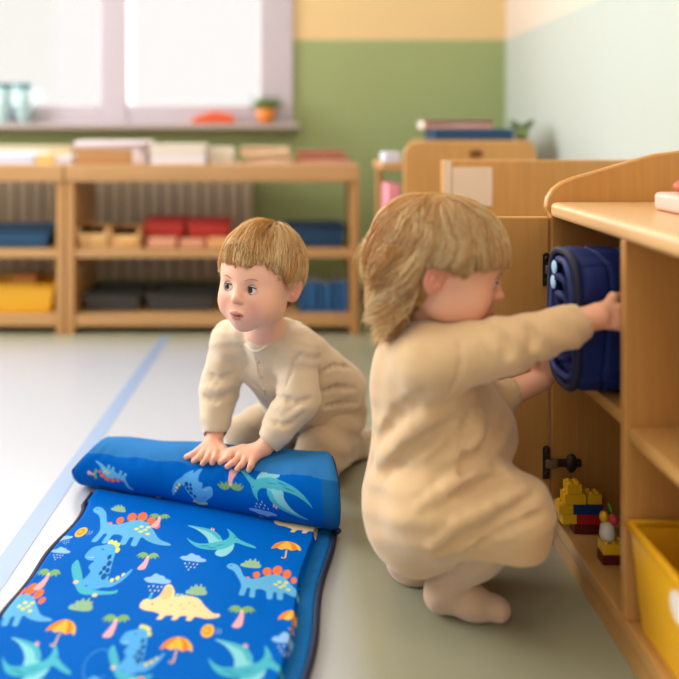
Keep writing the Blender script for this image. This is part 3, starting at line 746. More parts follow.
def m_ptero():
    return [(spline([(.19, -.06), (.17, -.18), (.06, -.28), (-.05, -.27), (-.06, -.2), (.05, -.12)], 3), AQ2),
            (spline([(-.49, .23), (-.3, .20), (-.12, .15), (.0, .03), (.03, -.04), (-.08, -.07), (-.16, -.06), (-.19, .02), (-.26, .1), (-.37, .18)], 3), AQ2),
            (spline([(-.49, .235), (-.3, .215), (-.10, .165), (.02, .03), (-.03, .0), (-.14, .12), (-.3, .18)], 3), AQ),
            (spline([(-.49, .02), (-.42, -.03), (-.3, -.07), (-.15, -.06), (.0, -.02), (.10, .02), (.13, .1), (.10, .21), (.19, .12), (.25, .03), (.36, -.04), (.49, -.105), (.49, -.135), (.36, -.10), (.23, -.05), (.18, -.08), (.1, -.13), (.0, -.17), (-.2, -.17), (-.34, -.13), (-.44, -.05)], 3), AQ),
            (spline([(-.3, -.11), (-.22, -.12), (-.14, -.11), (-.22, -.10)], 3), AQD), (spline([(-.08, -.11), (.0, -.10), (.06, -.07), (-.02, -.09)], 3), AQD), (spline([(-.2, -.14), (-.12, -.15), (-.05, -.14), (-.12, -.13)], 3), AQD), (circ(.21, .045, .009), NAVY),
            (circ(-.1, .18, .012, .025), PNK), (circ(-.13, .19, .012, .025), PNK)]
def m_tric():
    L = []
    for i in range(8):
        x = -.08 + i * .055; L.append((circ(x, .165 - .004 * i * i, .026), hx('9cc8c0')))
    L += [(spline([(-.5, -.02), (-.5, .06), (-.44, .1), (-.38, .09), (-.3, .16), (-.27, .28), (-.2, .3), (-.13, .22), (-.1, .14), (.05, .16), (.2, .13), (.3, .03), (.42, -.06), (.5, -.07), (.5, -.11), (.36, -.14), (.22, -.12), (.18, -.17), (.12, -.17), (.12, -.12), (.04, -.12), (.0, -.17), (-.06, -.17), (-.05, -.12), (-.14, -.12), (-.18, -.17), (-.24, -.17), (-.22, -.11), (-.32, -.07), (-.42, -.06)], 4), CRM),
          (spline([(-.3, .14), (-.26, .25), (-.2, .27), (-.15, .2), (-.2, .1)], 4), hx('f3c98e')), (circ(-.42, .12, .02, .04), AQ), (circ(-.36, .03, .011), NAVY)]
    for (x, y) in ((.0, .03), (.1, .06), (.05, -.02), (.18, .02), (-.12, .02)): L.append((circ(x, y, .02, .008, rot=.5), CRD))
    return L
def m_umb():
    return [(np.array([(-.01, .0), (.03, .0), (.05, -.38), (-.0, -.38)]), UY), (circ(-.04, -.38, .07, .05), UY), (circ(-.04, -.36, .04, .035), BASE),
            (spline([(-.5, -.02), (-.42, .18), (-.2, .34), (.0, .38), (.2, .34), (.42, .18), (.5, -.04), (.35, .03), (.2, -.04), (.0, .03), (-.18, -.03), (-.34, .04)], 4), UY),
            (spline([(-.5, -.02), (-.42, .18), (-.2, .34), (-.05, .37), (-.2, .2), (-.34, .04)], 4), UO), (spline([(.0, .37), (.14, .2), (.2, -.02), (.35, .03), (.3, .2), (.12, .36)], 4), UO)]
def m_palm():
    return [(spline([(-.04, .18), (.08, .16), (.12, -.1), (.1, -.42), (-.04, -.52), (-.24, -.48), (-.16, -.28), (-.06, -.05)], 4), PNK),
            (spline([(.02, .22), (-.14, .34), (-.36, .32), (-.5, .12), (-.36, .18), (-.4, .04), (-.24, .12), (-.2, .02), (-.08, .14)], 4), GRN), (spline([(.02, .22), (.16, .36), (.38, .34), (.52, .16), (.38, .2), (.4, .06), (.26, .14), (.18, .04), (.1, .15)], 4), GRN), (circ(.01, .15, .05), YG)]
def m_cloud():
    L = [(spline([(-.5, .08), (-.42, .17), (-.28, .2), (-.14, .34), (.04, .28), (.18, .26), (.3, .16), (.46, .12), (.5, .02), (.3, -.04), (.0, -.03), (-.3, -.02)], 4), CLD)]
    for (x, y) in ((-.24, -.16), (-.08, -.14), (.08, -.16), (.22, -.15), (-.14, -.3), (.02, -.3), (.16, -.3), (-.04, -.42)): L.append((circ(x, y, .02, .04), WH))
    return L
def m_bush():
    return [(spline([(-.5, -.2), (-.46, .0), (-.38, -.02), (-.3, .2), (-.2, .12), (-.1, .32), (.05, .16), (.16, .36), (.26, .14), (.38, .2), (.42, .0), (.5, -.04), (.48, -.24), (.0, -.28)], 3), GR2)] + [(circ(x, y, .02, .05), GRN) for (x, y) in ((-.3, -.05), (-.1, .0), (.1, -.02), (.3, -.05), (0, -.15))]
def m_ball():
    return [(circ(-.2, 0, .32), UY), (circ(-.24, .02, .2), UO), (circ(-.26, .03, .12), UY)] + [(np.array([(x, .15), (x + .08, 0), (x, -.15), (x + .03, -.15), (x + .12, 0), (x + .03, .15)]), CLD) for x in (.2, .36)]
def m_ring():
    a = np.linspace(.3, 5.6, 26); return [(np.concatenate([np.stack([.5 * np.cos(a), .5 * np.sin(a)], 1), np.stack([.47 * np.cos(a[::-1]), .47 * np.sin(a[::-1])], 1)]), hx('4a9ae0'))]
def place(cv, shapes, cx, cy, w_, rot=0, flip=False, ay=1.0):
    c, s_ = math.cos(math.radians(rot)), math.sin(math.radians(rot))
    for pts, colr in shapes:
        p = np.array(pts, float) * w_; p[:, 1] *= ay
        if flip: p[:, 0] *= -1
        q = np.stack([cx + p[:, 0] * c - p[:, 1] * s_, cy + p[:, 0] * s_ + p[:, 1] * c], 1); cv.poly(q, colr)

STEP = .00125
nx, ny = int(MW / STEP), int(ML / STEP)
cv = Canvas(MW, ML, nx, ny, BASE)
flat = [(m_stego, 122, 536, 92, 0, 0), (m_stego, 266, 590, 88, 0, 0), (m_stego, 10, 614, 90, 0, 0), (m_trex, 100, 574, 60, 0, 0), (m_trex, 134, 660, 56, 0, 0),
        (m_ptero, 220, 541, 70, 8, 0), (m_ptero, 250, 664, 92, -4, 0), (m_ptero, 36, 662, 84, -4, 0), (m_tric, 180, 609, 82, 0, 0), (m_tric, 305, 527, 62, 0, 0),
        (m_umb, 286, 551, 29, 0, 0), (m_umb, 291, 622, 29, 0, 0), (m_umb, 176, 651, 33, 0, 0), (m_umb, 62, 634, 31, -8, 0), (m_palm, 147, 561, 23, 0, 0), (m_palm, 240, 617, 28, 0, 0), (m_palm, 115, 626, 28, 0, 0), (m_palm, 47, 580, 24, 0, 0), (m_palm, 157, 521, 22, 0, 0),
        (m_cloud, 193, 562, 27, 0, 0), (m_cloud, 62, 554, 20, 0, 0), (m_cloud, 285, 645, 32, 0, 0), (m_cloud, 157, 584, 28, 0, 0), (m_bush, 252, 565, 20, 0, 0), (m_bush, 84, 607, 23, 0, 0), (m_bush, 197, 592, 21, 0, 0), (m_bush, 117, 510, 15, 0, 0),
        (m_ball, 83, 534, 17, 0, 0), (m_ball, 211, 633, 21, 0, 0), (m_ring, 97, 668, 30, 0, 0), (m_bush, 322, 567, 14, 80, 0), (m_cloud, 66, 540, 14, 30, 0),
        (m_stego, 120, 712, 95, 0, 0), (m_trex, 215, 735, 70, 0, 0)]
for fn, px, py, wpx, rot, fl in flat:
    u, v = inv_quad(F(px, py, .016)); wm = wpx * .735 / (py - VY)
    if 'm_ring' in fn.__name__: pass
    place(cv, fn(), u * MW, v * ML, wm, rot + 4, bool(fl), 1.75 if fn is m_trex else 1.55)
TU = .93; NAVYM = hx('101a42'); STRIP = hx('1a5f9c')
uu, vv = np.meshgrid(np.linspace(0, 1, nx), np.linspace(0, 1, ny), indexing='ij')
pos = quad(uu, vv)
du = uu * MW; dre = (1 - uu) * MW; dn = vv * ML; df = (1 - vv) * ML
h_ = np.full(uu.shape, .019)
h_ += .0012 * snoise(pos[..., 0], pos[..., 1], pos[..., 0] * 0, 8, 95) * np.exp(-((dre - .05) / .05) ** 2)
h_ += .0016 * np.sin(uu * 9 + vv * 3) * np.sin(vv * 14) + .0008 * snoise(pos[..., 0], pos[..., 1], pos[..., 0] * 0, 3, 42)
def fall(d, r): t_ = np.clip(d / r, 0, 1); return np.sqrt(1 - (1 - t_) ** 2)
h_ = h_ * fall(du, .014) * fall(dn, .014)
un = np.clip((uu - TU) / .012, 0, 1)
h_ = np.where(uu > TU, np.minimum(h_, .019 - .011 * np.sin(un * math.pi / 2)), h_)
strip_p = .002 * np.abs(np.sin(vv * ML / .045 * math.pi)) ** .5
h_ = np.where(uu > TU + .02, .008 + strip_p, h_) * fall(dre, .008)
C = cv.c
C[uu > TU + .012] = STRIP; C[du < .006] = NAVYM
pos[..., 2] = np.maximum(h_, .0012)
wav = .006 * np.sin(vv * 9) + .004 * np.sin(vv * 23 + 1)
pos[..., 0] += wav * (1 - uu) ** 3 * (df > .05) + .004 * np.sin(vv * 13 + 2) * uu ** 3
def gridq(nx, ny, wrapx=False):
    i, j = np.meshgrid(np.arange(nx - 1), np.arange(ny - 1), indexing='ij'); a = (i * ny + j).ravel()
    return np.stack([a, a + ny, a + ny + 1, a + 1], 1)
nap = thing('nap_mat', (float((c_nl[0] + c_nr[0]) / 2), 1.3, 0), 'blue toddler nap mat with dinosaur print, half rolled up under the boy\'s hands', 'nap mat')
CLOTH = mat('printed_cloth', (1, 1, 1), .6, vcol=True, bump=.25, bscale=38, spec=.02, bdist=.004)
np_mesh('sleeping_sheet', pos.reshape(-1, 3), gridq(nx, ny), CLOTH, nap, C.reshape(-1, 3))
NAVP = mat('navy_piping', '0f1838', .7, bump=.2, bscale=300)
for (ucol, nm_) in ((0, 'piping'), (nx - 1, 'piping')):
    pts = [pos[ucol, j] * [1, 1, 0] + [(-.002 if ucol == 0 else .002), 0, .0065] for j in range(0, ny - 1, 12)]
    MB().tube(pts, .0055, 8).build(nm_, NAVP, nap, smooth=True)
# roll
nu = int(RLEN / STEP); nth = int(2 * math.pi * .06 / STEP)
AR = .062; Wc = RLEN; Hc = 2 * math.pi * AR
ths = np.linspace(-math.pi, math.pi, nth)
cr_ = Canvas(Wc, Hc, nu, nth, BASE)
roll_m = [(m_stego, 114, 473, 50, -16, 0), (m_trexr, 192, 484, 52, 28, 0), (m_palm, 231, 481, 27, 0, 0), (m_ptero, 268, 490, 74, -14, 0), (m_cloud, 262, 511, 27, 0, 0), (m_bush, 227, 514, 21, 0, 0), (m_palm, 158, 511, 20, 0, 0), (m_umb, 262, 527, 26, 0, 0), (m_palm, 94, 474, 14, 90, 0), (m_stego, 305, 527, 60, 0, 0), (m_bush, 118, 500, 14, 0, 0), (m_palm, 205, 535, 20, 0, 0)]
for fn, px, py, wpx, rot, fl in roll_m:
    u, th = roll_hit(px, py)
    cx, cy = u * Wc, (math.pi - th) / (2 * math.pi) * Hc
    place(cr_, fn(), cx, cy, wpx / FPX * 1.62, 180 + rot, bool(fl), .85)
    # reversed v: y up on the cloth runs towards smaller th
UU, TH = np.meshgrid(np.linspace(0, 1, nu), ths[::-1], indexing='ij')
rc = cr_.c
u1, t1 = roll_hit(110, 455); u2, t2 = roll_hit(300, 476)
lim = t1 + (t2 - t1) * (UU - u1) / (u2 - u1) + .03 * np.sin(UU * 40)
PLAIN = hx('2f74b4')
rc[(TH < lim)] = PLAIN
rc[UU * Wc < .007] = NAVYM
rc[(UU * Wc > Wc - .022) & (TH >= lim)] = STRIP
rc[(UU * Wc > Wc - .042) & (TH < lim) & False] = STRIP
R = roll_pt(UU, TH)
# pillow-like ends: shrink the radius at the ends, small wrinkles
cax = R - roll_pt(UU, TH) + RA + axd * (((R - RA) @ axd))[..., None]
e = fall(UU * Wc, .016) * .18 + .82; e2 = fall((1 - UU) * Wc, .012) * .10 + .90
wr_ = 1 + .012 * snoise(UU * .9, TH * .05, UU * 0, 12, 130) * np.exp(-((TH - lim) / .35) ** 2) + .008 * snoise(UU * .9, TH * .05, UU * 0, 11, 60) * np.exp(-((TH - lim) / .5) ** 2) + .012 * np.sin(UU * 26 + 3 * np.sin(TH * 2)) * .5
R = cax + (R - cax) * (e * e2 * wr_)[..., None]
rolled = np_mesh('rolled_end', R.reshape(-1, 3), gridq(nu, nth)[:, ::-1], CLOTH, nap, rc.reshape(-1, 3))
# end faces with the spiral of layers
for u_, sg in ((0.0, -1), (1.0, 1)):
    rad = (ra_ if u_ == 0 else rb_) * (.86 if u_ == 0 else .93)
    cen = RA + axd * (u_ * RLEN)
    mb = MB(); n = 40
    vs = [cen - axd * sg * .012] ; 
    for ring_r in (.33, .66, 1.0):
        for k in range(n):
            a = 2 * math.pi * k / n; vs.append(cen - axd * sg * (.010 if ring_r < 1 else .001) + (axd * .5 * rad * ring_r * math.sin(a) if sg > 0 else axd * .85 * rad * ring_r * max(-.25, math.cos(a) - .1)) + rad * ring_r * (math.cos(a) * upv + math.sin(a) * side))
    fs = [(0, 1 + k, 1 + (k + 1) % n) for k in range(n)]
    for r_ in range(2): fs += [(1 + r_ * n + k, 1 + r_ * n + (k + 1) % n, 1 + (r_ + 1) * n + (k + 1) % n, 1 + (r_ + 1) * n + k) for k in range(n)]
    mb.add(vs, fs).build('roll_end_face', mat('strip_cloth', '174f88', .7, bump=.3, bscale=60), nap, smooth=True)
    if sg < 0: continue
    pts = []
    for a in np.linspace(0, 2 * math.pi * 2.6, 110):
        r_ = rad * (1.06 - .30 * a / (2 * math.pi)); pts.append(cen + axd * sg * .001 + (axd * .5 * r_ * math.sin(a + 2.4) if sg > 0 else 0) + r_ * (math.cos(a + 2.4) * upv + math.sin(a + 2.4) * side))
    MB().tube(pts, .0048, 8).build('piping', NAVP, nap, smooth=True)

# ---------------------------------------------------------------- the second, stored roll in the cubby
sm = thing('rolled_nap_mat', (.56, 1.29, .345), 'navy quilted nap mat roll standing on the cubby shelf, pale dinosaur lining at its end', 'nap mat')
QN = mat('navy_quilt', '101f5a', .65, bump=.35, bscale=45, spec=.25, bdist=.003)
def oval(t, hw, hh, p=3.3):
    c, s_ = math.cos(t), math.sin(t); return hw * math.copysign(abs(c) ** (2 / p), c), hh * math.copysign(abs(s_) ** (2 / p), s_)
SX0, SX1 = .432, .76; SYc, SZc = 1.274, .3455 + .111; HW, HH = .066, .110
n1, n2 = 150, 160; V = np.zeros((n1, n2, 3))
for i in range(n1):
    f = i / (n1 - 1); x = SX0 + f * (SX1 - SX0)
    en = 1 - .10 * (1 - min(1, f / .05)) ** 2 - .3 * (1 - min(1, (1 - f) / .05)) ** 2
    for j in range(n2):
        a = 2 * math.pi * j / n2
        q1, q2 = oval(a, HW, HH)
        # quilting: seams along the length (every ~6 cm of girth) and across
        seam = 1 - .045 * math.exp(-((((a / (2 * math.pi) * 9.3) % 1) - .5) / .06) ** 2)
        cs_ = 1 - .05 * math.exp(-((((x - SX0 - .02) / .048 % 1) - .5) / .055) ** 2)
        wv = 1 + .02 * math.sin(5 * a + x * 30) + .012 * math.sin(11 * a - x * 50)
        zz = SZc + q2 * en * cs_ * (wv if q2 > -.09 else 1)
        V[i, j] = (x + .005 * math.sin(3 * a), SYc + q1 * en * seam * cs_ * wv, max(zz, .3458))
idx = lambda i, j: i * n2 + j % n2
I, J = np.meshgrid(np.arange(n1 - 1), np.arange(n2), indexing='ij'); I = I.ravel(); J = J.ravel(); J2 = (J + 1) % n2
np_mesh('rolled_cover', V.reshape(-1, 3), np.stack([I * n2 + J, (I + 1) * n2 + J, (I + 1) * n2 + J2, I * n2 + J2], 1), QN, sm)
# end: nested layers (navy / dinosaur lining), as concentric oval lips
lin_cols = [mat('lining_blue', '1a3070', .6, var=.5, vscale=45), mat('navy_quilt', '152250')]
for k, (s_, w_) in enumerate(((.80, .010), (.56, .010), (.32, .010))):
    mb = MB(); pts = []
    for a in np.linspace(0, 2 * math.pi, 60):
        q1, q2 = oval(a, HW * s_, HH * s_ * 1.03); pts.append((SX0 - .002 + .004 * math.sin(2 * a + k), SYc + q1, SZc + q2))
    mb.tube(pts, w_ * .62, 8, False).build('lining_layer', QN if k == 1 else lin_cols[0], sm, smooth=True)
mb = MB(); pts = []
for a in np.linspace(0, 2 * math.pi, 70):
    q1, q2 = oval(a, HW * .97, HH * .96); pts.append((SX0 - .001, SYc + q1, SZc + q2))
mb.tube(pts, .0065, 8, False).build('piping', NAVP, sm, smooth=True)
mb = MB(); mb.add([(SX0 + .008, SYc + oval(a, HW * .95, HH * .95)[0], SZc + oval(a, HW * .95, HH * .95)[1]) for a in np.linspace(0, 2 * math.pi, 48, endpoint=False)], [tuple(range(48))])
mb.build('end_face', lin_cols[0], sm)
for (py_, pz_) in ((SYc + .03, SZc + .075), (SYc + .035, SZc + .05), (SYc + .03, SZc - .02), (SYc + .02, SZc - .05)):
    fl_ = MB().ellipsoid((SX0 - .006, py_, pz_), (.003, .012, .011), nu=12, nv=8)
    fl_.build('lining_print', mat('lining_pale', 'a8d0ee', .6), sm, smooth=True)
# ---------------------------------------------------------------- children
def head_prims(f, R, c, s):
    f.T = (R, s, c)
    f.ell((0, .012, .022), (.0715, .087, .073), .01)                      # cranium
    f.ell((0, -.030, .022), (.058, .050, .050), .03)                      # forehead
    f.ell((0, -.022, -.030), (.058, .054, .052), .03)                     # face
    for sx_ in (-1, 1):
        f.ell((sx_ * .033, -.046, -.036), (.026, .026, .027), .022)       # cheeks
        f.ell((sx_ * .036, -.010, -.050), (.022, .030, .020), .02)        # jaw
    f.ell((0, -.056, -.068), (.018, .016, .014), .022)                    # chin
    f.ell((0, -.069, -.048), (.021, .013, .016), .014)                    # muzzle
    for sx_ in (-1, 1): f.ell((sx_ * .0262, -.088, -.004), (.014, .015, .010), .012, op='s')   # sockets
    for sx_ in (-1, 1):
        f.ell((sx_ * .0262, -.0655, -.006), (.0142, .0128, .0118), .004)   # lids
        f.ell((sx_ * .0264, -.083, -.0062), (.0128, .0120, .0046), .0012, op='s')
        f.ell((sx_ * .0262, -.0665, -.006), (.0119, .0119, .0119), .0005, op='s')
    f.cap((0, -.070, .004), (0, -.086, -.020), .0052, .0070, .010)        # nose
    f.ell((0, -.089, -.0235), (.0078, .0072, .0066), .004)
    for sx_ in (-1, 1):
        f.ell((sx_ * .0075, -.0825, -.0255), (.0050, .0060, .0046), .004)
        f.ell((sx_ * .0040, -.0885, -.0305), (.0022, .0030, .0020), .001, op='s')
    f.ell((0, -.0815, -.0470), (.0145, .0052, .0034), .004); f.ell((0, -.0805, -.0545), (.0115, .0056, .0040), .004)
    for i in range(5):                                                   # mouth line
        a = (i - 2.5) / 2.5; b = (i - 1.5) / 2.5
        f.cap((a * .0125, -.0880 + .005 * a * a, -.0506 + .001 * a * a), (b * .0125, -.0880 + .005 * b * b, -.0506 + .001 * b * b), .0016, k=.001, op='s')
    er = rotm('Z', 0)
    for sx_ in (-1, 1):
        E = rotm('Z', sx_ * -28) @ rotm('Y', sx_ * 6) @ rotm('X', -10)
        c_ = np.array([sx_ * .0735, .012, -.012])
        f.ell(c_, (.0055, .0165, .0235), .006, rot=E)
        f.ell(c_ + np.array([sx_ * .0055, -.002, .003]), (.0042, .0105, .0150), .002, rot=E, op='s')
        f.ell(c_ + np.array([sx_ * .002, -.001, -.002]), (.0030, .0055, .0080), .002, rot=E)
        f.ell(c_ + np.array([sx_ * .001, -.009, -.007]), (.004, .003, .004), .002)
        f.ell(c_ + np.array([sx_ * .004, -.003, -.004]), (.003, .003, .005), .001, op='s')
    f.T = None
def skin_colors(V, R, c, s, base, lip, blush, scalp):
    L = (V - c) @ R / s / HA
    C = np.tile(np.array(base), (len(V), 1))
    def mixc(m, col_): m = np.clip(m, 0, 1)[:, None]; return C * (1 - m) + np.array(col_) * m
    x, y, z = np.abs(L[:, 0]), L[:, 1], L[:, 2]
    near = np.linalg.norm(L, axis=1) < .13
    C = mixc(near * np.exp(-(((x - .034) / .019) ** 2 + ((z + .036) / .017) ** 2)) * (y < -.02) * .42, blush)
    C = mixc(near * np.exp(-((x / .010) ** 2 + ((z + .024) / .009) ** 2)) * (y < -.07) * .30, blush)
    C = mixc(near * (x > .068) * (np.abs(z + .012) < .03) * .40, blush)
    C = mixc(near * (y < -.068) * (((x / .0150) ** 2 + ((z + .0505) / .0072) ** 2) < 1) * .75, lip)
    C = mixc(near * (y < -.078) * (((x / .0125) ** 2 + ((z + .0506) / .0017) ** 2) < 1) * .85, (.10, .02, .02))
    C = mixc(near * (y < -.05) * (((x - .0262) / .0135) ** 2 + ((z + .006) / .0068) ** 2 < 1) * .35, blush)
    sc_ = near * (x < .0715) * ((z > .046) | ((y > .02) & (z > -.045)) | ((y > -.02) & (z > .015)))
    C = mixc(sc_ * 1.0, scalp)
    return C
def eyes(parent, R, c, s, gaze, iris, n=0):
    for sx_ in (-1, 1):
        ctr = c + s * (R @ (HA * np.array([sx_ * .0262, -.0665, -.006]))); g = R @ np.array(gaze); g = g / np.linalg.norm(g)
        nu_, nv_ = 40, 28; V = []; 
        for j in range(nv_ + 1):
            for i in range(nu_):
                ph = math.pi * j / nv_; th = 2 * math.pi * i / nu_; V.append((math.sin(ph) * math.cos(th), math.sin(ph) * math.sin(th), math.cos(ph)))
        V = np.array(V)
        z_ = g; a_ = np.cross(z_, [0, 0, 1.]); a_ /= np.linalg.norm(a_); b_2 = np.cross(z_, a_)
        ang = np.degrees(np.arccos(np.clip(V[:, 2], -1, 1)))
        C = np.tile([.78, .74, .72], (len(V), 1)); C[ang < 31] = iris; C[ang < 15] = (.004, .004, .004)
        Wd = ctr + s * .0116 * min(HA) * (V[:, :1] * a_ + V[:, 1:2] * b_2 + V[:, 2:] * z_)
        I, J = np.meshgrid(np.arange(nv_), np.arange(nu_), indexing='ij'); I = I.ravel(); J = J.ravel(); J2 = (J + 1) % nu_
        np_mesh('eye', Wd, np.stack([I * nu_ + J, I * nu_ + J2, (I + 1) * nu_ + J2, (I + 1) * nu_ + J], 1), mat('eye_surface', (1, 1, 1), .15, vcol=True, coat=.1), parent, C)
def lashes_brows(parent, R, c, s, browcol):
    for sx_ in (-1, 1):
        pts = []; pl = []
        for t in np.linspace(-1, 1, 9):
            x = sx_ * .0262 + t * .0120; z = -.006 + .0050 * math.sqrt(max(0, 1 - t * t * .96)) + .0006; y = -.0665 - math.sqrt(max(1e-6, .0126 ** 2 - (t * .0116) ** 2 - (z + .006) ** 2)) - .0004
            pts.append(c + s * (R @ (HA * np.array([x, y, z]))))
        MB().tube(pts, [.0003 + .0009 * math.sin((i + .5) / 9 * math.pi) for i in range(9)], 6).build('eyelashes', mat('lash_brown', '3a2416', .7), parent, smooth=True)
def brow(parent, V, R, c, s, m):
    L = (V - c) @ R / s / HA
    for sx_ in (-1, 1):
        pts = []
        for t in np.linspace(-1, 1, 8):
            x = sx_ * (.027 + t * .012); z = .0135 - .003 * t * t + .001 * t
            k = np.nonzero((np.abs(L[:, 0] - x) < .003) & (np.abs(L[:, 2] - z) < .003) & (L[:, 1] < -.03) & (L[:, 1] > -.10))[0]
            if len(k) == 0: continue
            y = L[k, 1].min(); pts.append(c + s * (R @ (HA * np.array([x, y - .0002, z]))))
        if len(pts) > 2: MB().tube(pts, [.0003 + .0008 * math.sin((i + .5) / len(pts) * math.pi) for i in range(len(pts))], 6).build('eyebrow', m, parent, smooth=True)

def strands(name, parent, paths, widths, colors, m):
    """paths N x S x 3 -> one mesh of thin three-sided strands"""
    N, S, _ = paths.shape
    T = np.gradient(paths, axis=1); T /= np.linalg.norm(T, axis=2, keepdims=True) + 1e-9
    a = np.cross(T, np.array([.31, .52, .79])); a /= np.linalg.norm(a, axis=2, keepdims=True) + 1e-9; b = np.cross(T, a)
    tp = np.sin(np.linspace(.25, 1, S) * math.pi * .97) ** .5; tp[0] = .8
    wd = widths[:, None, None] * tp[None, :, None]
    rings = [paths + wd * (math.cos(k * 2.0944) * a + math.sin(k * 2.0944) * b) for k in range(3)]
    V = np.stack(rings, 2).reshape(-1, 3)
    base = (np.arange(N) * S * 3)[:, None, None] + (np.arange(S - 1) * 3)[None, :, None]
    k = np.arange(3)[None, None, :]; k2 = (k + 1) % 3
    Q = np.stack([base + k, base + k2, base + 3 + k2, base + 3 + k], -1).reshape(-1, 4)
    C = np.repeat(colors, S * 3, 0)
    return np_mesh(name, V, Q, m, parent, C)
def hair_material(name):
    if name in MATS: return MATS[name]
    m = bpy.data.materials.new(name); m.use_nodes = True; nt = m.node_tree; b = nt.nodes['Principled BSDF']
    a = nt.nodes.new('ShaderNodeVertexColor'); a.layer_name = 'Col'; nt.links.new(a.outputs[0], b.inputs['Base Color'])
    b.inputs['Roughness'].default_value = .42; b.inputs['Specular IOR Level'].default_value = .45
    tr = nt.nodes.new('ShaderNodeBsdfTranslucent'); nt.links.new(a.outputs[0], tr.inputs[0])
    x = nt.nodes.new('ShaderNodeMixShader'); x.inputs[0].default_value = .45
    nt.links.new(b.outputs[0], x.inputs[1]); nt.links.new(tr.outputs[0], x.inputs[2]); nt.links.new(x.outputs[0], nt.nodes['Material Output'].inputs[0])
    MATS[name] = m; return m
HC = np.array([0, .012, .022]); HR = np.array([.0765, .0925, .0785])
def make_hair(name, parent, R, c, s, N, S, crown, stop, length, cols, seed, lift=.006, wave=0, hang=None, wid=.00055, root_ok=None, bias=None):
    r = np.random.default_rng(seed)
    d = r.normal(size=(N * 4, 3)); d /= np.linalg.norm(d, axis=1)[:, None]
    p = HC + d * HR
    ok = (p[:, 2] > -.035) & ~((p[:, 1] < -.045) & (p[:, 2] < .050)) & ~((p[:, 1] < -.005) & (p[:, 2] < .018)) & ~((np.abs(p[:, 0]) > .05) & (p[:, 2] < .012) & (p[:, 1] < .028))
    if root_ok is not None: ok &= root_ok(p)
    p = p[ok][:N]; N = len(p); root = p.copy()
    clump = np.floor(root * 62); hsh = (np.sin(clump @ np.array([12.9, 78.2, 37.7])) * 43758.5) % 1
    L = length(root, r) ; step = (L / (S - 1))[:, None]
    out = np.zeros((N, S, 3)); out[:, 0] = p; alive = np.ones(N); h = np.zeros(N)
    vel = None; lh = lift * (.35 + r.random(N) * .9)
    q = p.copy()
    for i in range(1, S):
        t = i / (S - 1)
        u = (q - HC) / HR; nrm = u / HR; nrm /= np.linalg.norm(nrm, axis=1)[:, None]
        g = q - np.array(crown); g /= np.linalg.norm(g, axis=1)[:, None] + 1e-6
        dirv = g + np.array([0, 0, -.55]) + (bias(q) if bias is not None else 0)
        # parted wave / clump
        sw = np.cross(nrm, g); dirv = dirv + sw * (.70 * (hsh - .5)[:, None] + .25 * np.sin(root[:, :1] * 90 + root[:, 1:2] * 70 + t * 4) + wave * np.sin(t * 9 + hsh * 6.28)[:, None])
        dirv = dirv - nrm * (dirv * nrm).sum(1)[:, None]; dirv /= np.linalg.norm(dirv, axis=1)[:, None] + 1e-6
        if vel is not None: dirv = .55 * dirv + .45 * vel
        vel = dirv
        q2 = q + dirv * step * alive[:, None]
        u = (q2 - HC) / HR; k = np.linalg.norm(u, axis=1); on = HC + (q2 - HC) / k[:, None]
        hm = np.zeros(N, bool) if hang is None else hang(q2, root)
        q2 = np.where(hm[:, None], q2, on)
        if hang is not None:
            # hanging part: gravity, outward curl
            gd = np.stack([q2[:, 0] * .6, -.055 + .20 * t ** 3 + .05 * (hsh - .5), np.full(N, -.20)], 1)
            ph = root[:, 0] * 55 + root[:, 2] * 48 + root[:, 1] * 30 + hsh * 1.6
            gd += (.04 + .19 * t) * np.stack([np.sin(t * 13 + ph), np.cos(t * 12 + ph * 1.2), .4 * np.sin(t * 11 + ph)], 1)
            gd /= np.linalg.norm(gd, axis=1)[:, None]; gd = .5 * gd + .5 * vel; gd /= np.linalg.norm(gd, axis=1)[:, None] + 1e-9
            q2 = np.where(hm[:, None], q + gd * step * alive[:, None], q2)
            vel = np.where(hm[:, None], gd, vel)
        h = lh * math.sin(min(1, t * 1.5) * math.pi / 2)
        out[:, i] = q2 + nrm * h[:, None]
        alive = alive * np.where(stop(q2, root), .06, 1.0)
        q = q2
    C = np.array(cols[0]) * (1 - (m_ := np.clip(.5 + .55 * (hsh - .5) * 2 + r.normal(size=N) * .22, 0, 1))[:, None]) + np.array(cols[1]) * m_[:, None]
    okd = (np.linalg.norm(out, axis=2).max(1) < .165); out = out[okd]; C = C[okd]; N = len(out)
    W = c + s * ((out * HA) @ R.T)
    return strands(name, parent, W, np.full(N, wid) * (.7 + .6 * r.random(N)), C, hair_material('blond_hair'))

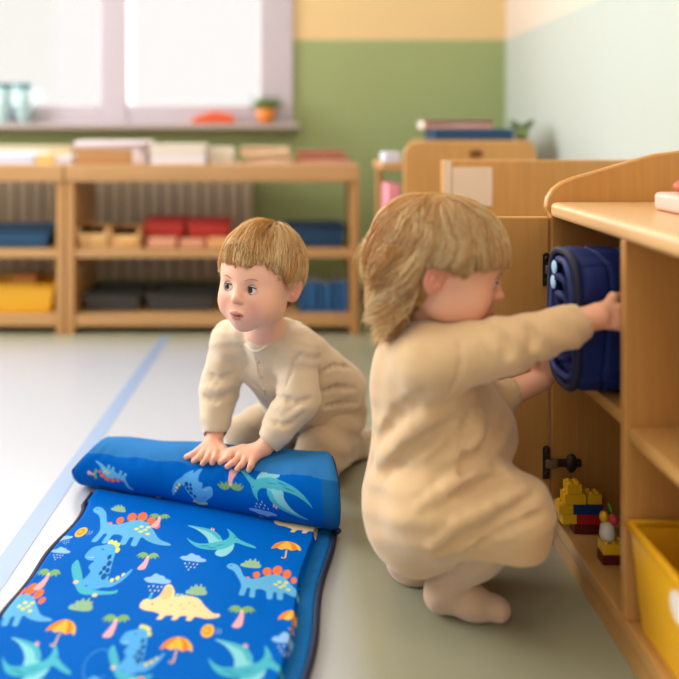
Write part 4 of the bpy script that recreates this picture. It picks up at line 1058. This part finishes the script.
def seehit(V, px, py, rad=2.0):
    """the vertex nearest the camera whose place in the picture is (px,py)"""
    qx = VX + V[:, 0] / V[:, 1] * FPX; qy = VY + (CAM_H - V[:, 2]) / V[:, 1] * FPX
    k = np.nonzero((qx - px) ** 2 + (qy - py) ** 2 < rad * rad)[0]
    if len(k) == 0: return None
    return V[k[np.argmin(V[k, 1])]]
def finger(f, pts, r0, r1, k=.0035):
    n = len(pts); f.chain(pts, [r0 + (r1 - r0) * i / (n - 1) for i in range(n)], k)
def hand(f, W, fwd, back, thumb, s=1.0, curl=35):
    """W wrist, fwd to the fingertips, back = back-of-hand normal, thumb = unit vector to the thumb side"""
    fwd = np.array(fwd, float); fwd /= np.linalg.norm(fwd); back = np.array(back, float); back -= fwd * back.dot(fwd); back /= np.linalg.norm(back)
    sd = np.cross(fwd, back); sd *= np.sign(sd.dot(thumb))
    W = np.array(W)
    for k_, x in enumerate((.013, .0045, -.0045, -.013)):
        f.cap(W + sd * x * .7 * s, W + (fwd * .034 + sd * x) * s, .0085 * s, .0075 * s, .006)
        ln = (.030, .034, .031, .024)[k_]; b = W + (fwd * .036 + sd * x * 1.05) * s; pts = [b]; a = 0
        for q_ in range(3):
            a += math.radians(curl * (.5 + .35 * q_)); seg = ln * (.42, .32, .26)[q_] * s
            b = b + seg * (fwd * math.cos(a) - back * math.sin(a) + sd * (x * 6 if q_ == 0 else x * 2)); pts.append(b)
        finger(f, pts, .0062 * s, .0050 * s)
    b = W + (fwd * .010 + sd * .013) * s; b2 = b + (fwd * .016 + sd * .016 - back * .006) * s; b3 = b2 + (fwd * .018 + sd * .003 - back * .008) * s
    finger(f, [b, b2, b3], .0078 * s, .0056 * s, .006)

KNIT = lambda name, c_: mat(name, c_, .9, bump=.35, bscale=420, sheen=.45, bdist=.0012, var=.03, vscale=30)

def folds_on(g, specs):
    """soft creases (s) and ridges (u) laid on the cloth already modelled"""
    V0, _ = g.mesh()
    for pts, r, k, op in specs:
        q = [seehit(V0, x, y, 3) for x, y in pts]; q = [p for p in q if p is not None]
        if len(q) < 2: continue
        q = [p + (EYE - p) / np.linalg.norm(EYE - p) * (r * .35 if op == 's' else -r * .2) for p in q]; n = len(q)
        qq = [q[0]]; 
        for a, b in zip(q[:-1], q[1:]): qq += [a * .5 + b * .5, b]
        n = len(qq); g.chain(qq, [r * (.25 + .75 * math.sin(math.pi * (i + .5) / n)) for i in range(n)], k, op)
# ================= the boy
def build_boy():
    global HA
    HA = np.array([.90, .94, 1.02])
    R = rotm('Z', -27) @ rotm('X', -1) @ rotm('Y', 3); s = 1.04
    H = P(260, 279, 1.51)
    t = thing('person', (float(P(300, 400, 1.75)[0]), 1.72, 0), 'kneeling toddler with short blond hair, cream sweatshirt, both hands on the blue mat roll', 'person')
    f = Field((-.26, 1.36, .0), (.22, 2.06, .62), .0019)
    head_prims(f, R, H, s)
    f.T = (R, s, H); nb = f.tp((0, .02, -.045)); f.T = None
    NB = P(266, 331, 1.60)
    f.cap(nb, NB, .030, .034, .02)
    CH = P(275, 362, 1.665); BE = P(298, 388, 1.75); PE = P(322, 404, 1.83)
    ShR = P(233, 342, 1.665); ShL = P(298, 350, 1.60)
    ElR = P(219, 388, 1.655); ElL = P(299, 398, 1.575)
    WrR = roll_world(214.5, 440, .014); WrL = roll_world(265, 446, .016)
    f.chain([NB, CH, BE, PE], [.036, .058, .065, .066], .03)
    for a, e_, w_ in ((ShR, ElR, WrR), (ShL, ElL, WrL)):
        f.cap(CH, a, .04, .030, .02); f.chain([a, e_, w_], [.028, .024, .0175], .01)
    HpL, KnL, AnL = P(338, 412, 1.81), P(318, 456, 1.69), P(356, 444, 1.865)
    HpR, KnR, AnR = P(300, 408, 1.86), P(250, 436, 1.78), P(300, 432, 1.96)
    for hp, kn, an in ((HpL, KnL, AnL), (HpR, KnR, AnR)): f.chain([hp, kn, an], [.045, .034, .022], .02)
    TL = P(372, 438, 1.93); f.chain([AnL, TL], [.022, .016], .01); f.chain([AnR, AnR + np.array([.02, .07, -.01])], [.022, .016], .01)
    # hands flat on the roll
    def rh(kn, tips, wr, thumb, palm_off=.0085):
        for (kx, ky), (tx, ty) in zip(kn, tips):
            k_ = roll_world(kx, ky, .0095); m_ = roll_world(kx + (tx - kx) * .5, ky + (ty - ky) * .5, .0105); e_ = roll_world(tx, ty - 1, .0055)
            f.cap(wr + (k_ - wr) * .15, k_, .0115, .0080, .006); finger(f, [k_, m_, e_], .0068, .0056, .0028)
        finger(f, [roll_world(*q, o) for q, o in zip(thumb, (.012, .009, .006))], .0085, .0058, .006)
    rh([(198.5, 451), (204, 453), (210.5, 454), (217, 453)], [(186.5, 458), (194, 462), (203, 464.5), (212.5, 464)], WrR, [(219, 445), (224, 450), (227, 456)])
    rh([(235, 452), (240.5, 455.5), (246.5, 458), (253, 459)], [(220.5, 463.5), (227.5, 467.5), (237, 470), (248.5, 470.5)], WrL, [(243, 449), (231, 452), (222, 457)])
    V, Q = f.mesh(); V = vrelax(V, Q, 1, .35)
    base = hx('eeba9f'); C = skin_colors(V, R, H, s, base, hx('b8585a'), hx('cf6f60'), hx('dcb070'))
    hd = (V[:, 2] < .24) & (V[:, 1] < 1.62); C[hd] = C[hd] * np.array([.97, .84, .78])
    np_mesh('body', V, Q, mat('skin', (1, 1, 1), .5, vcol=True, sss=.12, bump=.05, bscale=500), t, C)
    eyes(t, R, H, s, (-.22, -1, .0), (.016, .008, .005)); lashes_brows(t, R, H, s, None)
    brow(t, V, R, H, s, mat('brow_blond', 'b98a5c', .8))
    # sweatshirt
    g = Field((-.27, 1.45, .05), (.22, 2.06, .50), .0022)
    g.chain([CH + [0, 0, -.004], BE, PE + np.array([0, -.02, .012])], [.069, .082, .081], .03)
    g.cap(NB + np.array([0, .004, -.008]), CH, .043, .06, .02); g.cap(P(292, 338, 1.66), P(338, 388, 1.80), .036, .062, .03); g.cap(P(286, 334, 1.62), ShL, .030, .038, .02); g.cap(P(244, 334, 1.63), ShR, .028, .036, .02)
    for a, e_, w_ in ((ShR, ElR, WrR), (ShL, ElL, WrL)):
        d = w_ - e_; Ln = np.linalg.norm(d); d = d / Ln; cu = e_ + d * (Ln - .024); mid = e_ + d * (Ln - .044)
        g.cap(CH, a, .045, .041, .025); g.chain([a, e_, mid], [.042, .040, .034], .012); g.cap(mid, cu, .029, .0265, .003)
        g.cap(cu + d * .016, cu + d * .09, .0225, .03, .002, 's')
    g.T = None
    up = (nb - NB); up /= np.linalg.norm(up)
    g.cap(NB + up * .022 + np.array([-.006, -.016, 0]), NB + up * .11, .036, .052, .004, 's')
    # folds
    def folds(x, y, z):
        w1 = .0018 * snoise(x, y, z, 5, 60) + .0012 * snoise(x, y, z, 9, 120)
        # wrinkles across the sleeves
        for (a, b, A) in ((ShR, WrR, .0022), (ShL, WrL, .0026)):
            ab = b - a; tt = ((x - a[0]) * ab[0] + (y - a[1]) * ab[1] + (z - a[2]) * ab[2]) / ab.dot(ab)
            px_, py_, pz_ = x - a[0] - tt * ab[0], y - a[1] - tt * ab[1], z - a[2] - tt * ab[2]
            near = np.exp(-(px_ ** 2 + py_ ** 2 + pz_ ** 2) / .055 ** 2) * (tt > -.1) * (tt < .80)
            w1 = w1 + near * A * .62 * np.sin(tt * 27 + 95 * px_ + 50 * py_ + 2.5 * np.sin(tt * 11) + 2 * snoise(x, y, z, 31, 40))
        return w1
    g.wrinkle(folds)
    folds_on(g, [([(205, 372), (218, 377), (236, 374)], .005, .008, 's'), ([(203, 396), (216, 399), (231, 394)], .004, .007, 's'), ([(206, 384), (220, 388), (234, 384)], .005, .008, 'u'),
        ([(240, 348), (244, 364), (240, 382)], .003, .006, 's'), ([(306, 350), (296, 362), (284, 384)], .003, .006, 's'),
        ([(328, 371), (338, 366), (354, 366)], .003, .009, 's'), ([(326, 393), (338, 389), (358, 388)], .0035, .010, 's'),
        ([(322, 409), (330, 408), (340, 406), (361, 404)], .005, .006, 's'), ([(280, 396), (296, 402), (312, 398)], .005, .008, 's'), ([(270, 418), (284, 424), (296, 424)], .004, .007, 's'), ([(275, 407), (290, 414), (304, 410)], .005, .008, 'u'), ([(246, 380), (256, 390), (266, 398)], .004, .007, 's')])
    Vs, Qs = g.mesh(); Vs = vrelax(Vs, Qs, 2, .5)
    SW = KNIT('cream_knit', 'd6c2a4'); PA = KNIT('beige_knit', 'bca586')
    sw = np_mesh('sweatshirt', Vs, Qs, SW, t)
    # ribbed collar, placket and buttons
    def onsurf(pts, off):
        out = []
        for (px, py) in pts:
            h_ = seehit(Vs, px, py, 3)
            if h_ is not None: out.append(h_ + (EYE - h_) / np.linalg.norm(EYE - h_) * off)
        return out
    c1 = onsurf([(243, 345), (247, 350), (252, 353), (257, 353), (263, 350), (270, 345), (277, 338), (284, 330), (289, 322)], .0)
    if len(c1) > 3: MB().tube(c1, .0032, 8).build('collar', SW, sw, smooth=True)
    for (px, py) in ((256.5, 364), (258.5, 378), (262, 391)):
        b_ = onsurf([(px, py)], .001)
        if b_: MB().ellipsoid(b_[0], (.0036, .0018, .0036), nu=14, nv=8).build('button', mat('button_beige', 'c4b090', .5), sw, smooth=True)
    pl = onsurf([(252, 356), (254, 366), (256, 376), (259, 386), (263, 396)], -.0006)
    if len(pl) > 3: MB().tube(pl, .0016, 6).build('placket', SW, sw, smooth=True)
    # trousers
    g = Field((-.20, 1.55, .0), (.27, 2.10, .34), .0025)
    g.ell(PE + np.array([0, .0, -.012]), (.078, .085, .072), .03)
    for hp, kn, an in ((HpL, KnL, AnL), (HpR, KnR, AnR)): g.chain([hp, kn, an], [.064, .050, .038], .02)
    g.wrinkle(lambda x, y, z: .0030 * snoise(x, y, z, 21, 70) + .0015 * np.sin(z * 160 + x * 90))
    g.d = np.maximum(g.d, -(np.broadcast_to(g.ax[2][None, None, :], g.d.shape) - .004))
    V2, Q2 = g.mesh(); V2 = vrelax(V2, Q2, 2, .5)
    np_mesh('trousers', V2, Q2, PA, t)
    g = Field((.05, 1.78, .0), (.27, 2.06, .12), .0025)
    g.chain([AnL + [.005, .01, 0], TL], [.028, .022], .01); V3, Q3 = g.mesh()
    np_mesh('sock', V3, Q3, KNIT('sock_tan', 'a98e70'), t)
    # hair
    def stop(q, root): 
        thr = np.interp(q[:, 1], [-.085, -.060, -.035, -.014, -.006, .03], [.041, .040, .027, .006, .010, .012]) + .005 * np.sin(root[:, 0] * 170 + root[:, 1] * 90)
        fr_ = (q[:, 1] < -.045) & (q[:, 2] < thr); sd_ = (np.abs(q[:, 0]) > .045) & (q[:, 1] < .030) & (q[:, 1] >= -.045) & (q[:, 2] < thr)
        bk = (q[:, 2] < -.048)
        return fr_ | sd_ | bk
    make_hair('hair', t, R, H, s, 11000, 13, (.004, .045, .094), stop, lambda r0, r: .062 + .03 * r.random(len(r0)), (hx('dfa658'), hx('ffedbe')), 4, lift=.0085, wave=.22, wid=.0006)
    g = Field(H - .14, H + .14, .0026)
    g.T = (R, s, H)
    g.ell(HC, HR + .001, 0)
    g.ell((0, -.112, -.032), (.080, .085, .080), .004, op='s'); 
    for sx_ in (-1, 1): g.ell((sx_ * .085, -.004, -.030), (.034, .034, .040), .004, op='s')
    g.cut((0, .06, -.044), (0, -.5, -1)); g.T = None
    V4, Q4 = g.mesh()
    Lh = (V4 - H) @ R / HA; cc = .5 + .5 * np.sin(Lh[:, 0] * 260 + 4 * np.sin(Lh[:, 1] * 40) + 2 * np.sin(Lh[:, 2] * 50))
    C4 = np.array(hx('dcae68')) * (1 - cc[:, None]) + np.array(hx('ebcc90')) * cc[:, None]
    np_mesh('hair_base', V4, Q4, hair_material('blond_hair'), t, C4)
    return t
build_boy()
# ================= the girl
def build_girl():
    global HA
    HA = np.array([1.0, 1.0, 1.0])
    R = rotm('Z', 81) @ rotm('X', 14) @ rotm('Y', 0); s = 1.06
    H = np.array([.232, 1.240, .546])
    t = thing('person', (.22, 1.26, 0), 'squatting toddler with longer wavy blond hair and tan romper reaching into the cubby', 'person')
    f = Field((.04, 1.08, -.01), (.58, 1.46, .68), .0020)
    head_prims(f, R, H, s)
    f.T = (R, s, H); nb = f.tp((0, .022, -.045)); f.T = None
    NB = P(424, 336, 1.26); CH = P(424, 372, 1.26); BE = P(440, 440, 1.26); PE = P(424, 508, 1.26)
    f.cap(nb, NB, .032, .036, .02); f.chain([NB, CH, BE, PE], [.038, .058, .070, .070], .03)
    ShN, ElN, WrN = P(430, 362, 1.185), P(505, 346, 1.160), P(598, 316, 1.178)
    ShF, ElF, WrF = P(452, 372, 1.325), P(486, 404, 1.365), P(541, 380, 1.385)
    for a, e_, w_ in ((ShN, ElN, WrN), (ShF, ElF, WrF)): f.cap(CH, a, .04, .030, .02); f.chain([a, e_, w_], [.030, .0255, .0185], .01)
    HpN, KnN, AnN = P(432, 508, 1.205), P(514, 510, 1.185), P(447, 582, 1.245)
    HpF, KnF, AnF = P(428, 508, 1.315), P(520, 508, 1.33), P(412, 572, 1.345)
    for hp, kn, an in ((HpN, KnN, AnN), (HpF, KnF, AnF)): f.chain([hp, kn, an], [.050, .034, .018], .015)
    hn, tn = P(440, 594, 1.25), P(498, 606, 1.228)
    hn[2] = max(hn[2], .024); tn[2] = .019
    hf, tf = P(402, 574, 1.35), P(440, 584, 1.335); hf[2] = .025; tf[2] = .021
    hand(f, WrN, (1, .0, -.05), (0, -1, .25), (0, -.1, 1), 1.0, 18)
    hand(f, WrF, (.45, -.04, .9), (0, 1, -.05), (-1, 0, .3), 1.0, 12)
    V, Q = f.mesh(); V = vrelax(V, Q, 1, .35)
    C = skin_colors(V, R, H, s, hx('ecb090'), hx('b04a4a'), hx('cc5a4a'), hx('dcb070'))
    np_mesh('body', V, Q, mat('skin', (1, 1, 1), .5, vcol=True), t, C)
    eyes(t, R, H, s, (-.12, -1, -.30), (.03, .018, .012)); lashes_brows(t, R, H, s, None)
    brow(t, V, R, H, s, mat('brow_blond', 'b98a5c', .8))
    # romper
    g = Field((.02, 1.08, .03), (.52, 1.46, .56), .0024)
    g.cap(NB + [-.002, 0, -.006], CH, .046, .066, .03)
    g.chain([CH, P(428, 405, 1.26), BE, PE], [.068, .074, .084, .088], .04)
    g.ell(P(478, 432, 1.275), (.058, .062, .062), .05)
    g.cap(P(416, 372, 1.27), P(406, 492, 1.27), .034, .062, .04)
    g.cap(P(412, 530, 1.27), P(430, 520, 1.27), .058, .062, .04)
    for a, e_, w_, r3 in ((ShN, ElN, WrN, .033), (ShF, ElF, WrF, .030)):
        d = w_ - e_; Ln = np.linalg.norm(d); d = d / Ln; cu = e_ + d * (Ln - (.040 if w_ is WrN else .066))
        g.cap(CH, a, .05, .049, .055); g.chain([a, e_, cu], [.050, .0405, r3 * .88], .015)
        g.cap(cu - d * .006, cu, r3 * .98, r3 * .92, .003)
        g.cap(cu + d * .024, cu + d * .09, .0235, .034, .002, 's')
    g.chain([HpN, KnN], [.074, .053], .02); g.cap(KnN, KnN + (AnN - KnN) * .28, .053, .048, .02)
    g.chain([HpF, KnF], [.070, .050], .02); g.cap(KnF, KnF + (AnF - KnF) * .28, .050, .046, .02)
    up = (nb - NB); up /= np.linalg.norm(up)
    g.cap(NB + up * .028, NB + up * .12, .036, .052, .005, 's')
    def folds(x, y, z):
        w1 = .0016 * snoise(x, y, z, 55, 45) + .0009 * snoise(x, y, z, 59, 110)
        for (a, b, A) in ((ElN, WrN, .0024), (ShF, WrF, .002)):
            ab = b - a; tt = ((x - a[0]) * ab[0] + (y - a[1]) * ab[1] + (z - a[2]) * ab[2]) / ab.dot(ab)
            qx, qy, qz = x - a[0] - tt * ab[0], y - a[1] - tt * ab[1], z - a[2] - tt * ab[2]
            w1 = w1 + np.exp(-(qx ** 2 + qy ** 2 + qz ** 2) / .05 ** 2) * (tt > -.3) * (tt < .85) * A * np.sin(tt * 20 + 110 * qz + 2 * snoise(x, y, z, 33, 45))
        # gathers running from the hip to the knee
        e_ = np.exp(-((z - .24) / .09) ** 2) * (y < 1.26)
        w1 = w1 + .0020 * e_ * np.sin(150 * z - 60 * x + 1.6 * np.sin(x * 30))
        return w1
    g.wrinkle(folds)
    # leg opening under the knee
    Xg = g.ax[0][:, None, None]; Yg = g.ax[1][None, :, None]; Zg = g.ax[2][None, None, :]
    g.cap(P(514, 512, 1.18), P(515, 534, 1.19), .050, .046, .02); g.cap(P(480, 530, 1.20), P(515, 534, 1.19), .04, .046, .02)
    e_ = np.maximum(.128 - Zg + 0 * Xg + 0 * Yg, -(Xg - .262) + 0 * Yg + 0 * Zg); e_ = np.minimum(.128 - Zg + 0 * Xg + 0 * Yg, (Xg - .262) + 0 * Yg + 0 * Zg)
    g.d = np.maximum(g.d, e_.astype(np.float32))
    folds_on(g, [([(378, 462), (400, 440), (427, 418), (474, 394)], .010, .018, 'u'), ([(384, 474), (408, 452), (436, 432), (462, 420)], .008, .014, 's'),
        ([(376, 440), (396, 415), (425, 396)], .007, .014, 's'), ([(420, 505), (446, 486), (470, 472), (500, 465), (507, 474)], .009, .014, 'u'),
        ([(452, 494), (474, 485), (505, 474)], .008, .009, 's'), ([(462, 472), (474, 454), (489, 433)], .008, .012, 's'), ([(474, 414), (467, 432), (461, 450)], .005, .010, 's'),
        ([(484, 412), (478, 432), (472, 448)], .006, .012, 'u'), ([(430, 462), (448, 448), (458, 432)], .006, .012, 's'),
        ([(440, 556), (470, 534), (500, 512), (535, 494)], .007, .012, 's'), ([(430, 548), (460, 524), (490, 504), (525, 486)], .007, .012, 'u'), ([(470, 556), (495, 538), (520, 522), (545, 512)], .006, .010, 's'),
        ([(455, 335), (459, 355), (458, 378), (450, 396)], .003, .006, 's'), ([(500, 330), (508, 345), (506, 362)], .006, .010, 's'), ([(528, 322), (536, 336), (534, 350)], .004, .010, 's')])
    # trouser legs end below the knee
    Vs, Qs = g.mesh()
    Vs = vrelax(Vs, Qs, 3, .5)
    rom = np_mesh('romper', Vs, Qs, KNIT('tan_knit', 'd6b588'), t)
    # socks / leggings
    g = Field((.06, 1.10, .0), (.46, 1.42, .26), .0022)
    for kn, an, h_, t_ in ((KnN, AnN, hn, tn), (KnF, AnF, hf, tf)):
        kk = kn + (an - kn) * .22
        g.chain([kk, kk + (an - kk) * .45, an], [.045, .036, .0245], .015); g.chain([an, h_], [.025, .024], .012)
        m_ = h_ + (t_ - h_) * .55; m_[2] = .024
        g.chain([h_, m_, t_], [.0235, .0235, .0185], .012); g.cap(an, m_, .022, .022, .015)
    g.wrinkle(lambda x, y, z: .0013 * np.sin(210 * z - 150 * x) * np.exp(-((z - .10) / .06) ** 2) + .0006 * snoise(x, y, z, 71, 160))
    g.d = np.maximum(g.d, -(np.broadcast_to(g.ax[2][None, None, :], g.d.shape) - .0015))
    V3, Q3 = g.mesh(); V3 = vrelax(V3, Q3, 2, .5)
    np_mesh('socks', V3, Q3, KNIT('sock_beige', 'c4a890'), t)
    # hair
    def stop(q, root):
        fr_ = (q[:, 1] < -.058) & (q[:, 2] < .030 + .004 * np.sin(root[:, 0] * 200)) 
        tm = (q[:, 1] >= -.058) & (q[:, 1] < -.012) & (np.abs(q[:, 0]) > .03) & (q[:, 2] < .026 - .35 * (q[:, 1] + .058))
        tm |= (np.abs(q[:, 0]) > .055) & (q[:, 1] >= -.012) & (q[:, 1] < .028) & (q[:, 2] < .013)
        return fr_ | tm
    def hang(q, root): return (q[:, 2] < .020) & (q[:, 1] > .022)
    def length(r0, r):
        fr = r0[:, 1] < -.03
        L = np.where(fr, .10, .152) + r.normal(size=len(r0)) * .012 - np.clip(.06 - r0[:, 2], 0, .1) * .55
        return np.clip(L, .05, .25)
    def bias(q):
        b = np.zeros_like(q); sidem = (np.abs(q[:, 0]) > .045) & (q[:, 2] < .045) & (q[:, 1] > -.035)
        b[:, 1] = np.where(sidem, .9, 0); b[:, 2] = np.where(sidem, -.1, 0); return b
    def rok(p): return ~((np.abs(p[:, 0]) > .045) & (p[:, 2] < .012) & (p[:, 1] < .03))
    cols = (hx('d8a054'), hx('ffeec2'))
    make_hair('hair', t, R, H, s, 13000, 20, (.0, .035, .098), stop, length, cols, 14, lift=.009, wave=.20, hang=hang, wid=.0006, root_ok=rok, bias=bias)
    g = Field(H - .16, H + .16, .0028); g.T = (R, s, H)
    g.ell(HC, HR + .002, 0)
    g.ell((0, .040, -.015), (.066, .066, .065), .02)
    g.ell((0, -.112, -.068), (.082, .088, .096), .004, op='s')
    for sx_ in (-1, 1): g.ell((sx_ * .090, -.006, -.034), (.040, .036, .046), .004, op='s')
    g.T = None; V4, Q4 = g.mesh()
    Lh = (V4 - H) @ R / HA; cc = .5 + .5 * np.sin(Lh[:, 0] * 220 + 4 * np.sin(Lh[:, 2] * 40) + 120 * Lh[:, 1])
    C4 = np.array(hx('c8984f')) * (1 - cc[:, None]) + np.array(hx('e0bd80')) * cc[:, None]
    np_mesh('hair_base', V4, Q4, hair_material('blond_hair'), t, C4)
build_girl()
